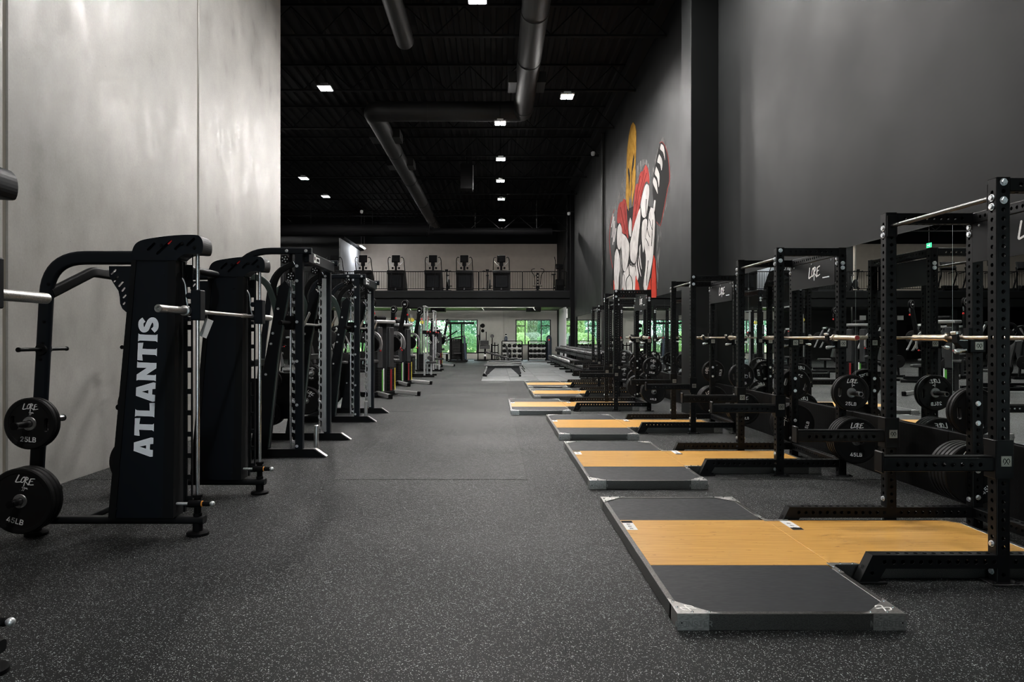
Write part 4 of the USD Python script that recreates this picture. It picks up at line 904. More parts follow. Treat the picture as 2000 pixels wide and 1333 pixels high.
    t.p("hang_tag", rot(bx(-.03, .03, -.0008, .0008, -.07, .07, .0003), 22, (0, 1, 0)).apply_translation((-.06, Hs * -.55, 1.44)), "white", False, label="white paper hang tag")
    t.p("tag_string", rod((-.055, Hs * -.55, 1.545), (-.05, Hs * -.55, 1.51), .0015, 5), "white", False)
    return t
SMX = -2.07
SM = Series(make_smith())
smiths = [(5.635, "black smith machine with pale ATLANTIS lettering, whole in view at left"), (2.27, "black smith machine cut by the left edge, only sleeve end and foot showing")]
for y, lab in smiths: SM.put(lab, (SMX, y, 0))
for (y, _), nmn in zip(smiths, ("ATLANTIS smith machine", "cut-off smith machine")):
    for s, fn in ((-1, "near frame"), (1, "far frame")):
        yc = y + s * .655
        for sd, sn in ((-1, "camera side"), (1, "back side")):
            if (s, sd) in ((-1, 1), (1, -1)): continue
            stack(25, 2, SMX - 1.135 + .685 / 1.825 * .10, yc + sd * .0415, .785, sd, f"upper peg of the {fn}, {sn}, {nmn}", 4)
            stack(45, 3, SMX - 1.135 + .17 / 1.825 * .10, yc + sd * .0415, .27, sd, f"lower peg of the {fn}, {sn}, {nmn}", 14 if s < 0 else 20)

# ================================================================== SMITH MACHINES WITH TOOTHED UPRIGHTS
def make_smith2():
    t = Thing("counterbalanced_smith_machine", "x", "smith machine", group="black smith machines with toothed steel uprights")
    Hs = .685
    for s in (-1, 1):
        y = s * Hs
        b = t.p("base_beam", exz(sg.Polygon([(-1.0, .004), (.30, .004), (.17, .095), (-.93, .095)]), y - .045, y + .045), "powder", False)
        t.p("toe_plate", exz(sg.Polygon([(.175, .096), (.19, .096), (.315, .012), (.315, .004), (.30, .004)]), y - .042, y + .042), "steel", False, under=b, label="bright tread plate toe")
        u = t.p("upright", sweep([(0, y, .095), (0, y, 2.33)], rrect(.088, .088, .012), ref=(1, 0, 0)), "navy", 40)
        for z in (2.19, 2.02, 1.55, 1.1, .6, .13): t.p("bolt", bolt((-.02, y - .044, z), (0, -1, 0), .014, .011), "zinc", False, under=u)
        path = bend([(-.97, y, .10), (-.86, y, 1.30), (-.72, y, 2.365), (.14, y, 2.365)], .45, 10)
        tp = t.p("arched_frame", sweep(path, rrect(.06, .075, .016), ref=(1, 0, 0)), "navy", 40)
        for x in (-.14, .08): t.p("bolt", bolt((x, y - .031, 2.365), (0, -1, 0), .015, .012), "zinc", False, under=tp)
        pan = sg.Polygon([(-.55, .09), (-.35, .09), (-.225, 1.25), (-.10, 1.95), (-.15, 2.02), (-.22, 1.96), (-.40, 1.0)])
        q = t.p("slanted_tower", exz(pan, y - .06, y + .06), "panelblk", False)
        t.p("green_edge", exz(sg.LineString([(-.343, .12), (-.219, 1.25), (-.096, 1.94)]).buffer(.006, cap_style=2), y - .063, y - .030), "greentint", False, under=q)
        for x, z in ((-.44, .55), (-.37, .95), (-.31, 1.3), (-.29, 1.42), (-.23, 1.7)): t.p("bolt", bolt((x, y - .06, z), (0, -1, 0), .012, .01), "zinc", False, under=q)
        ar = sweep(curve([(-.27, y, 1.72), (-.30, y, 1.95), (-.22, y, 2.13), (-.06, y, 2.22)], 6), rrect(.03, .07, .01), ref=(1, 0, 0))
        t.p("pulley_bracket", ar, "powder", 40, under=q)
        t.p("rear_arch", sweep(curve([(-.84, y, 1.55), (-.76, y, 1.90), (-.56, y, 2.06), (-.38, y, 1.99), (-.28, y, 1.74), (-.25, y, 1.5)], 6), rrect(.05, .075, .014), ref=(1, 0, 0)), "greentint", 40, label="black arched tube with green light put into its colour")  # green light on the black tube is put into its colour
        for x, z in ((-.17, 2.27), (-.10, 2.08)):
            w = t.p("pulley", cat(turn([(.012, -.012), (.05, -.012), (.046, 0), (.05, .012), (.012, .012)], (x, y, z), (0, 1, 0), 24)), "matte", 40)
            t.p("pulley_face", cat(*[turn([(0, 0), (.009, 0), (.007, .003), (0, .003)], (x + .03 * math.cos(a), y - .012, z + .03 * math.sin(a)), (0, -1, 0), 10) for a in np.arange(5) * 1.2566], turn([(0, 0), (.012, 0), (.009, .005), (0, .005)], (x, y - .012, z), (0, -1, 0), 12)), "chrome", 40, under=w)
        teeth = [(-.005, .12), (-.005, 2.16), (-.06, 2.16)]
        for k in range(17):
            z = 2.05 - k * .115
            teeth += [(-.062, z), (-.066, z - .02), (-.082, z - .03), (-.098, z - .02), (-.100, z + .012), (-.110, z + .012), (-.114, z - .022), (-.10, z - .05), (-.07, z - .058), (-.062, z - .075)]
        teeth += [(-.06, .12)]
        yp = y - s * .052
        t.p("toothed_plate", exz(sg.Polygon(teeth).buffer(0), yp - .006, yp + .006), "alu", False, label="brushed steel plate with hook teeth")
        t.p("guide_rod", rod((-.105, y - s * .01, .10), (-.105, y - s * .01, 2.30), .012, 16), "chrome", 40)
        t.p("rod_socket", rod((-.105, y - s * .01, 2.06), (-.105, y - s * .01, 2.33), .019, 16), "matte", 40)
        t.p("carriage", cat(bx(-.16, -.05, y - .05, y + .05, 1.46, 1.62, .008), turn([(0, 0), (.032, 0), (.04, .02), (.04, .10), (.03, .13), (0, .13)], (-.15, y, 1.535), (-1, 0, 0), 18)), "matte", False)
        h = t.p("safety_handle", cat(sweep(bend([(-.10, y + .06, 1.50), (.0, y + .16, 1.50), (.075, y + .16, 1.66)], .02, 3), rrect(.028, .014, .005), ref=(0, 1, 0))), "alu", 40)
        for z, x in ((1.0, -.45), (.80, -.72), (.36, -.78)):
            for sd in (-1, 1):
                if z < 1: t.p("plate_peg", rod((x, y + sd * .06, z), (x, y + sd * .28, z), .0235, 14), "zinc", 40)
        t.p("peg_plate", exz(sg.Polygon([(-.86, .28), (-.40, .28), (-.33, .9), (-.80, .9)]), y + .02, y + .04), "powder", False)
    t.p("front_crossbeam", bx(.02, .10, -Hs + .03, Hs - .03, 2.24, 2.37, .008), "navy", False)
    t.p("badge", cat(bx(.10, .103, -.44, -.35, 2.26, 2.36, .001), bx(.10, .103, -.35, -.16, 2.27, 2.335, .001)), "white", False, label="white name badge plate")
    t.p("badge_mark", cat(bx(.103, .104, -.32, -.19, 2.285, 2.32, .0003), bx(.103, .104, -.415, -.375, 2.29, 2.33, .0003)), "ink_paint", False)
    t.p("rear_crossbeam", bx(-.90, -.83, -Hs + .03, Hs - .03, 1.0, 1.09, .008), "powder", False)
    t.p("floor_crossbeam", bx(-.95, -.87, -Hs + .04, Hs - .04, .01, .085, .008), "powder", False)
    t.p("barbell", rod((-.105, -Hs - .04, 1.535), (-.105, Hs + .04, 1.535), .0145, 14), "steel2", 40)
    for s in (-1, 1): t.p("bar_sleeve", rod((-.105, s * (Hs + .05), 1.535), (-.105, s * (Hs + .40), 1.535), .0255, 18), "matte" if s < 0 else "steel2", 40)
    t.p("pivot_post", rod((.02, 0, 0), (.02, 0, .28), .03, 14), "alu", 40)
    return t
S2 = Series(make_smith2())
for y, lab, k in ((8.915, "counterbalanced smith machine with bolted arched frame, just behind the ATLANTIS one", "first toothed smith"), (12.325, "counterbalanced smith machine farther back, at the end of the concrete wall", "second toothed smith")):
    S2.put(lab, (-2.25, y, 0))
    for s, fn in ((-1, "near frame"), (1, "far frame")):
        for sd, sn in ((-1, "camera side"), (1, "back side")):
            stack(10, 1 if sd < 0 else 2, -2.25 - .72, y + s * .685 + sd * .062, .80, sd, f"upper peg, {fn}, {sn}, {k}", 10)
            stack(25 if y < 10 else 45, 3, -2.25 - .78, y + s * .685 + sd * .062, .36, sd, f"lower peg, {fn}, {sn}, {k}", 30)

# ================================================================== CABLE MACHINES OF THE LEFT ROW (each faces +x, the aisle)
def pad(x0, x1, y0, y1, z0, z1): return bx(x0, x1, y0, y1, z0, z1, .022)
def make_dual():
    t = Thing("dual_pulley_trainer", "x", "cable machine", group="grey dual pulley trainers")
    t.p("base", bx(-.35, .12, -.42, .42, .02, .12, .01), "powder", False)
    for s, mc in ((-1, "green"), (1, "darkred")):
        y = s * .20
        c = t.p("tower", sweep([(-.12, y, .12), (-.12, y, 1.70)], rrect(.26, .17, .04), ref=(0, 1, 0)), "greysteel", 40)
        t.p("stack_plates", cat(*[bx(.012, .10, y - .10, y + .10, .13 + k * .028, .155 + k * .028, .002) for k in range(18)]), "rubberblk", False, under=c, kind="stuff")
        t.p("colour_strip", bx(.10, .104, y - .025 - s * .05, y + .03 - s * .05, .13, .63, .001), mc, False, under=c, label="coloured strip down the weight stack")
        t.p("stack_guard", bx(.01, .09, y - .085, y + .085, .66, 1.62, .02), "greysteel", False, under=c)
        t.p("label_plate", bx(.105, .108, y + .07, y + .10, .13, .66, .001), "yellow" if s > 0 else "white", False, under=c)
    t.p("cap", bx(-.26, .10, -.34, .34, 1.70, 1.78, .02), "silverpaint", False)
    for s in (-1, 1):
        y = s * .38
        t.p("pivot_disc", turn([(0, 0), (.17, 0), (.18, .02), (.17, .05), (0, .05)], (.02, y - .025, 1.22), (0, 1, 0), 32), "matte", 40)
        arc = sg.Polygon(list(ell(.02, 1.22, .30, .30).exterior.coords)).difference(ell(.02, 1.22, .245, .245)).intersection(sg.Polygon([(.02, 1.22), (.5, 1.0), (.5, 1.75), (-.05, 1.75)]))
        t.p("index_arc", exz(arc, y + s * .03 - .015, y + s * .03 + .015), "silverpaint", False, label="curved silver angle plate")
        yo = y + s * .16
        a = t.p("swing_arm", cat(sweep(bend([(.02, y + s * .05, 1.22), (.04, yo, 1.45), (.16, yo + s * .05, 2.12)], .1, 4), rrect(.075, .10, .02), ref=(1, 0, 0))), "powder", 40)
        hd = (.18, yo + s * .05, 2.17)
        t.p("pulley_head", turn([(0, 0), (.09, 0), (.105, .015), (.105, .055), (.09, .07), (0, .07)], (hd[0], hd[1] - .035, hd[2]), (0, 1, 0), 28), "matte", 40, under=a)
        t.p("head_label", cat(bx(hd[0] - .035, hd[0] + .035, hd[1] - .038, hd[1] - .0355, hd[2] - .02, hd[2] + .012, .0005)), "white", False, under=a)
        t.p("head_rim", turn([(.088, 0), (.096, 0), (.096, .003), (.088, .003)], (hd[0], hd[1] - .038, hd[2]), (0, 1, 0), 28), "alu", 40, under=a)
        t.p("snap_hook", sweep(curve([(.24, hd[1], 2.08), (.262, hd[1], 2.04), (.255, hd[1], 1.99), (.24, hd[1], 1.98), (.225, hd[1], 1.99), (.218, hd[1], 2.04), (.24, hd[1], 2.08)], 4), circ(.006, 6)), "chrome", 40, under=a)
        t.p("red_stop", turn([(0, 0), (.018, .0), (.024, .02), (.014, .045), (0, .045)], (.24, hd[1], 1.895), (0, 0, 1), 14), "red", 40, under=a)
        t.p("cable", rod((.24, hd[1], 1.98), (.24, hd[1], 1.90), .004, 6), "matte", 40, under=a)
        t.p("pop_pin", cat(rod((.06, y, 1.05), (.22, y, 1.07), .008, 8)), "alu", 40); t.p("red_knob", ball((.24, y, 1.072), .022), "red", 40)
        t.p("roller", rod((.05, y - .1, .82), (.05, y + .1, .82), .05, 18), "foam", 40)
        lg = t.p("leg", sweep([(.02, s * .26, .10), (.62, s * .50, .055)], rrect(.07, .10, .02), ref=(0, 0, 1)), "silverpaint", 40)
        t.p("leg_cap", sweep([(.615, s * .498, .055), (.675, s * .522, .05)], rrect(.075, .104, .02), ref=(0, 0, 1)), "matte", 40, under=lg)
        t.p("leg_pad", bx(.57, .66, s * .50 - .05, s * .50 + .05, 0, .02, .004), "matte", False, under=lg)
        t.p("foot", bx(-.33, -.2, s * .36 - .05, s * .36 + .05, 0, .02, .004), "matte", False)
    t.p("crown_roll", cat(rod((-.1, -.16, 1.83), (-.1, .16, 1.83), .05, 16)), "matte", 40)
    return t
DP = Series(make_dual())
for x, y, l in ((-2.62, 16.75, "grey dual pulley trainer nearest the camera, green and red stack strips showing"), (-2.70, 20.8, "grey dual pulley trainer just behind the first, second in the row"), (-2.78, 34.0, "grey dual pulley trainer far down the left row, silver leg on the aisle"),
                (-7.6, 18.0, "grey dual pulley trainer in the bay left of the concrete wall end"), (-7.6, 24.2, "grey dual pulley trainer deep in the left bay, seen between smith uprights")):
    DP.put(l, (x, y, 0), -32)
def make_column():
    t = Thing("cable_column", "x", "cable machine", group="cable columns with silver perforated posts")
    post = perf(2.36, w=.06, r=.009, pitch=.075, q=2)
    for s in (-1, 1):
        u = t.p("post", mv(post, .28, s * .52, .06), "alu", False, label="silver perforated post")
        t.p("slider", bx(.22, .36, s * .52 - .07, s * .52 + .07, 1.50, 1.62, .012), "matte", False)
        t.p("red_knob", ball((.39, s * .52 - .05, 1.58), .026), "red", 40)
        t.p("handle", cat(sweep(bend([(.36, s * .52, 1.30), (.40, s * .52 - .09, 1.16), (.40, s * .52 + .09, 1.16), (.36, s * .52, 1.30)], .02, 3), circ(.008, 8))), "alu", 40)
        t.p("pulley", turn([(.01, 0), (.06, 0), (.054, .012), (.06, .024), (.01, .024)], (.33, s * .52 - .012, 1.46), (0, 1, 0), 22), "matte", 40)
        t.p("base_foot", bx(-.45, .62, s * .52 - .04, s * .52 + .04, 0, .06, .008), "matte", False)
        st = t.p("weight_stack", cat(*[bx(-.32, -.14, s * .24 - .13, s * .24 + .13, .10 + k * .030, .127 + k * .030, .003) for k in range(20)]), "rubberblk", False, kind="stuff")
        for d in (-.07, .07): t.p("guide_rod", rod((-.23, s * .24 + d, .70), (-.23, s * .24 + d, 2.2), .011, 10), "alu", 40)
        t.p("gold_wheel", turn([(.01, 0), (.07, 0), (.07, .05), (.01, .05)], (-.23, s * .24 - .025, 2.0), (0, 1, 0), 20), "yellow", 40)
        t.p("shroud", bx(-.36, -.33, s * .24 - .16, s * .24 + .16, .08, 1.9, .006), "greysteel", False)
    t.p("top_beam", bx(.23, .33, -.60, .60, 2.42, 2.48, .01), "silverpaint", False)
    t.p("top_link", bx(-.36, .25, -.05, .05, 2.40, 2.46, .01), "matte", False)
    t.p("rear_post", bx(-.45, -.37, -.05, .05, .06, 2.44, .008), "matte", False)
    t.p("floor_beam", bx(-.40, -.32, -.48, .48, .02, .08, .006), "matte", False)
    t.p("pull_bar", sweep(bend([(.44, -.55, 1.17), (.44, -.35, 1.22), (.44, .35, 1.22), (.44, .55, 1.17)], .08, 4), circ(.014, 10)), "chrome", 40)
    t.p("knee_roller", rod((.42, -.22, .66), (.42, .22, .66), .075, 18), "foam", 40)
    t.p("seat", pad(.30, .66, -.16, .16, .46, .53), "foam", False); t.p("seat_post", bx(.44, .50, -.03, .03, .05, .46, .006), "alu", False)
    t.p("info_panel", bx(.335, .34, .14, .34, 1.9, 2.15, .002), "darkred", False)
    return t
CC = Series(make_column())
for x, y, l in ((-2.75, 25.4, "cable column with tall silver perforated posts in the left row, nearer one"), (-2.80, 29.6, "cable column with silver perforated posts in the left row, farther one"), (-12.5, 23.0, "cable column against the far left side, seen only in the mirror")): CC.put(l, (x, y, 0))
t = Thing("lat_pulldown_machine", "black multi station pulldown machine in front of the left window", "cable machine", (-2.15, 40.9, 0))
for x in (-.42, .22): t.p("post", bx(x - .045, x + .045, -.05, .05, .08, 2.22, .008), "matte", False)
t.p("top_beam", bx(-.66, .92, -.06, .06, 2.14, 2.26, .01), "matte", False)
for k in range(5): t.p("cable", rod((-.28 + k * .09, 0, .9), (-.28 + k * .09, 0, 2.14), .005, 6), "alu", 40)
t.p("weight_stack", cat(*[bx(-.34, .14, -.12, .12, .12 + k * .035, .150 + k * .035, .003) for k in range(30)]), "rubberblk", False, kind="stuff")
t.p("stack_shroud", bx(-.40, .20, .13, .20, .10, 1.30, .02), "matte", False); t.p("side_stack", cat(*[bx(.26, .50, -.16, .16, .10 + k * .04, .136 + k * .04, .004) for k in range(24)]), "rubberblk", False, kind="stuff"); t.p("side_post", bx(.36, .40, -.02, .02, 1.05, 1.5, .004), "matte", False)
for s in (-1, 1): t.p("foot", bx(-.55, .55, s * .42 - .05, s * .42 + .05, 0, .08, .008), "matte", False)
t.p("spine", bx(-.15, -.05, -.42, .42, .02, .08, .006), "matte", False)
for a in (((-.05, -.1, 1.75), (-.5, -.4, 1.45), (-.95, -.5, 1.20)), ((.35, -.1, 1.45), (-.2, -.45, 1.35), (-.85, -.55, 1.12))): t.p("lever_arm", sweep(curve(a, 6), rrect(.06, .08, .02)), "matte", 40)
t.p("grip_ring", turn([(.10, -.02), (.13, -.02), (.13, .02), (.10, .02), (.10, -.02)], (-.98, -.52, 1.15), (0, 1, 0), 24), "silverpaint", 40)
t.p("tall_pad", rot(pad(.40, .52, -.20, .20, .1, 1.45), -4, (0, 1, 0)), "blue", False); t.p("seat", pad(-.2, .2, -.55, -.2, .45, .53), "foam", False); t.p("seat_post", bx(-.04, .04, -.42, -.34, .06, .46, .006), "matte", False)
t.p("grab_handle", sweep(curve([(.25, -.2, 1.4), (.45, -.35, 1.42), (.60, -.35, 1.32), (.62, -.35, 1.05)], 5), circ(.016, 8)), "alu", 40)
t = Thing("landmine_stand", "thin tilted black pole stand with two small plates before the left window", "stand", (-.95, 42.6, 0))
t.p("pole", rod((-.12, 0, 0.05), (.05, 0, 2.15), .022, 10), "matte", 40); t.p("base", turn([(0, 0), (.22, 0), (.2, .04), (0, .05)], (-.12, 0, 0), (0, 0, 1), 24), "matte", 40)
for z, r in ((2.08, .13), (1.78, .10)): t.p("disc", turn([(0, 0), (r, 0), (r, .05), (0, .05)], (.18, -.03, z), (0, 1, 0), 22), "matte", 40); t.p("peg", rod((.02, 0, z), (.18, 0, z), .012, 8), "alu", 40)
t = Thing("preacher_bench", "padded curl machine with two round pads beside the left window", "bench", (-.62, 42.2, 0))
for x in (-.42, .42): t.p("post", cat(rod((x, 0, .02), (x, 0, 1.35), .03, 10)), "matte", 40); t.p("round_pad", turn([(0, 0), (.07, 0), (.1, .03), (.1, .08), (.07, .11), (0, .11)], (x, -.1, 1.46), (0, 1, 0), 22), "foam", 40)
for x in (-.3, .06): t.p("upright_handle", rod((x, 0, 1.2), (x, 0, 1.72), .02, 8), "matte", 40)
t.p("arm_pad", rot(pad(-.3, .22, -.1, .02, .95, 1.2), 12, (1, 0, 0), (0, 0, 1)), "foam", False); t.p("seat_pad", pad(-.32, .28, -.5, -.05, .72, .92), "foam", False)
t.p("beam", bx(-.48, .48, -.04, .04, .45, .53, .006), "matte", False); t.p("foot_beam", bx(-.48, .48, -.04, .04, .0, .06, .006), "matte", False)
t.p("centre_post", bx(-.05, .05, -.3, -.2, .0, .75, .006), "matte", False); t.p("tag", bx(-.06, .06, -.31, -.302, .28, .40, .001), "white", False)
t = Thing("bar_holder", "narrow black bar holder standing against the back wall", "rack", (-.05, 42.9, 0))
for x in (-.2, 0, .2): t.p("post", bx(x - .025, x + .025, -.03, .03, .03, 1.0, .004), "matte", False)
for z in (.03, .45, .88): t.p("cross_bar", bx(-.22, .22, -.04, .04, z, z + .05, .004), "matte", False)
t.p("knob", ball((0, 0, 1.04), .035), "matte", 40); t.p("base", bx(-.28, .28, -.2, .2, 0, .035, .004), "matte", False)
t = Thing("step_stool", "pale topped low step in front of the left window", "step", (-3.15, 42.0, 0))
t.p("top", bx(-.36, .36, -.25, .25, .40, .46, .01), "silverpaint", False)
for x in (-.3, .3): t.p("leg", bx(x - .06, x + .06, -.2, .2, 0, .40, .006), "matte", False)

# ---- storage racks at the back wall and what lies on them
def storage(name, label, loc, wd, nsh):
    t = Thing(name, label, "storage rack", loc)
    for s in (-1, 1):
        for y in (-.2, .2): t.p("post", bx(s * wd - .03, s * wd + .03, y - .03, y + .03, 0, 1.15, .004), "matte", False)
    for k in range(nsh):
        z = .10 + k * .95 / (nsh - 1)
        sh = t.p("shelf", bx(-wd + .03, wd - .03, -.22, .22, z, z + .025, .003), "matte", False)
        t.p("shelf_front", bx(-wd + .03, wd - .03, -.235, -.221, z - .005, z + .06, .003), "silverpaint", False, under=sh, label="pale shelf lip")
    t.p("top_bar", bx(-wd, wd, -.03, .03, 1.15, 1.19, .004), "matte", False)
    return t
storage("storage_rack", "black storage rack with pale shelf lips left of the right window", (.98, 42.9, 0), .60, 4)
storage("storage_rack", "black storage rack with pale shelf lips under the right window", (2.48, 42.9, 0), .52, 4)
bl = Thing("slam_ball", "x", "exercise ball", group="balls on the storage racks")
bl.p("ball", ball((0, 0, .12), .12), "rubberblk", True); bl.p("valve", turn([(0, 0), (.012, 0), (.01, .004), (0, .004)], (0, 0, .238), (0, 0, 1), 10), "matte")
BL = Series(bl)
for cx, nm_, wd in ((.98, "left storage rack", .60), (2.48, "right storage rack", .52)):
    for k in range(3):
        z = .128 + k * .95 / 3
        for j in range(4): BL.put(f"black slam ball, {ORD[j]} from left on the {['bottom', 'middle', 'upper'][k]} shelf of the {nm_}", (cx - wd + .153 + j * (2 * wd - .306) / 3, 42.9, z))
kb = Thing("water_jug", "dark water jug with a pale neck on top of the left storage rack", "jug", (.62, 42.9, 1.19))
kb.p("body", turn([(0, 0), (.09, 0), (.10, .03), (.09, .20), (.055, .25), (.05, .28), (0, .28)], (0, 0, 0), (0, 0, 1), 20), "blue", 40); kb.p("neck", turn([(0, 0), (.045, 0), (.045, .05), (0, .05)], (0, 0, .28), (0, 0, 1), 16), "white", 40); kb.p("lid", turn([(0, 0), (.05, 0), (.05, .05), (.03, .07), (0, .07)], (0, 0, .33), (0, 0, 1), 16), "matte", 40)
pb = Thing("training_dummy", "tall round-topped blue black punch bag beside the right window", "punch bag", (3.22, 43.3, 0))
pb.p("bag", turn([(0, .02), (.15, .02), (.17, .06), (.17, 1.32), (.13, 1.46), (.06, 1.52), (0, 1.53)], (0, 0, 0), (0, 0, 1), 28), "blue", 40); pb.p("base", turn([(0, 0), (.2, 0), (.19, .02), (0, .02)], (0, 0, 0), (0, 0, 1), 28), "matte", 40); pb.p("logo_patch", bx(-.05, .05, -.176, -.168, 1.2, 1.28, .002), "red", False)

# ---- flat benches parked in a row and one inclined bench
def make_bench():
    t = Thing("flat_bench", "x", "bench", group="flat benches parked across the aisle")
    t.p("pad", bx(-.66, .66, -.15, .15, .36, .43, .022), "foam", False); t.p("piping", bx(-.665, .665, -.153, .153, .386, .396, .004), "silverpaint", False, label="pale band for the light on the pad edges")  # light caught by the pad edges, put in as a pale band
    t.p("spine", bx(-.55, .55, -.035, .035, .295, .36, .006), "greysteel", False)
    for s in (-1, 1):
        q = t.p("leg", exz(sg.Polygon([(s * .56, .30), (s * .63, .06), (s * .56, .05), (s * .28, .295)]), -.04, .04), "greysteel", False)
        t.p("foot_bar", bx(s * .60 - .035, s * .60 + .035, -.26, .26, .015, .07, .008), "powder", False, under=q)
        for y in (-.24, .24): t.p("rubber_foot", turn([(0, 0), (.03, 0), (.028, .02), (0, .02)], (s * .60, y, 0), (0, 0, 1), 14), "matte", 40, under=q)
    for y in (-.2, .2): t.p("wheel", turn([(0, 0), (.045, 0), (.045, .035), (0, .035)], (-.67, y, .045), (0, 1, 0), 20), "matte", 40)
    t.p("handle", sweep(curve([(.66, -.05, .30), (.76, -.05, .18), (.76, .05, .18), (.66, .05, .30)], 5), circ(.012, 8)), "matte", 40)
    return t
BN = Series(make_bench())
for x, y, l in ((.26, 25.4, "flat black bench nearest in the parked row, on the pale tiles"), (.33, 27.3, "flat black bench second in the parked row"), (.36, 29.4, "flat black bench third in the parked row")): BN.put(l, (x, y, 0))
t = Thing("incline_bench", "adjustable bench with its ribbed back pad tilted up, behind the flat benches", "bench", (.35, 31.6, 0))
t.p("back_pad", rot(bx(-.85, .25, -.15, .15, .42, .49, .02), 15, (0, 1, 0), (.25, 0, .42)), "foam", False); t.p("seat_pad", rot(bx(.28, .62, -.15, .15, .40, .47, .02), -6, (0, 1, 0), (.28, 0, .4)), "foam", False)
for k in range(8): t.p("pad_rib", rot(bx(-.82 + k * .13, -.77 + k * .13, -.152, .152, .485, .496, .003), 15, (0, 1, 0), (.25, 0, .42)), "greysteel", False)
t.p("support", sweep([(-.35, 0, .08), (-.3, 0, .55)], rrect(.05, .05, .01)), "greysteel", 40); t.p("spine", bx(-.6, .55, -.04, .04, .14, .21, .006), "greysteel", False)
for x in (-.55, .5): q = t.p("foot_bar", bx(x - .04, x + .04, -.25, .25, 0.0, .07, .008), "powder", False); t.p("leg", bx(x - .03, x + .03, -.03, .03, .07, .15, .004), "greysteel", False, under=q)
t.p("seat_post", bx(.4, .46, -.03, .03, .2, .40, .004), "greysteel", False); t.p("rear_post", bx(.2, .27, -.03, .03, .2, .42, .004), "greysteel", False)
t = Thing("seated_bench", "small upright utility bench behind the inclined bench", "bench", (.62, 34.2, 0))
t.p("back_pad", rot(bx(-.05, .05, -.14, .14, .48, 1.0, .02), -14, (0, 1, 0), (0, 0, .48)), "foam", False); t.p("seat_pad", bx(-.42, .0, -.16, .16, .42, .49, .02), "foam", False); t.p("post", bx(-.25, -.17, -.04, .04, .05, .42, .006), "powder", False); t.p("back_post", sweep([(-.1, 0, .1), (.12, 0, .7)], rrect(.05, .05, .01)), "powder", 40); t.p("base", bx(-.5, .2, -.2, .2, 0, .06, .01), "powder", False)

# ---- dumbbell racks along the mirror
def make_drack():
    t = Thing("dumbbell_rack", "x", "dumbbell rack", group="two tier dumbbell racks under the mirror")
    for y in (.12, 2.40):
        t.p("side_frame", cat(bx(-.42, .38, y - .03, y + .03, .0, .07, .008), sweep([(.22, y, .06), (.26, y, .82)], rrect(.05, .08, .01)), sweep([(-.20, y, .06), (-.18, y, .30)], rrect(.05, .08, .01))), "powder", False)
    for x, z in ((-.16, .29), (.22, .73)):
        for d in (-.10, .10): t.p("rail", rot(bx(x + d - .035, x + d + .035, .02, 2.50, z - .03 + d * .3, z + .03 + d * .3, .006), 16, (0, -1, 0), (x + d, 0, z + d * .3)), "powder", False)
        t.p("front_lip", rot(bx(x - .20, x - .188, .02, 2.50, z - .10, z + .02, .003), 16, (0, -1, 0), (x - .19, 0, z)), "powder", False)
        t.p("bracket", cat(bx(x - .18, x + .14, .09, .15, z - .08, z - .04, .004), bx(x - .18, x + .14, 2.37, 2.43, z - .08, z - .04, .004)), "powder", False)
    return t
DR = Series(make_drack())
db = Thing("dumbbell", "x", "dumbbell", group="black rubber dumbbells on the two tier racks")
db.p("handle", rod((-.07, 0, 0), (.07, 0, 0), .016, 10), "chrome", 40)
for s in (-1, 1):
    q = db.p("head", turn([(0, 0), (.055, 0), (.075, .018), (.078, .05), (.075, .09), (.06, .105), (0, .105)], (s * .065, 0, 0), (s, 0, 0), 12), "dbell", 40)
    db.p("end_disc", turn([(0, 0), (.042, 0), (.04, .002), (0, .002)], (s * .1705, 0, 0), (s, 0, 0), 16), "greysteel", 40, under=q)
DB = Series(db)
DX = 3.16
for k in range(6):
    y0 = 23.05 + k * 2.56
    DR.put(f"black two tier dumbbell rack under the mirror, {ORD[k]} unit from the camera", (DX, y0, 0))
    for tier, (x, z) in enumerate(((-.16, .29), (.22, .73))):
        for j in range(9):
            DB.put(f"black dumbbell, {ORD[j]} along the {['lower', 'upper'][tier]} tier of the {ORD[k]} rack unit", (DX + x - .01, y0 + .19 + j * .267, z + .121), 0, -16)

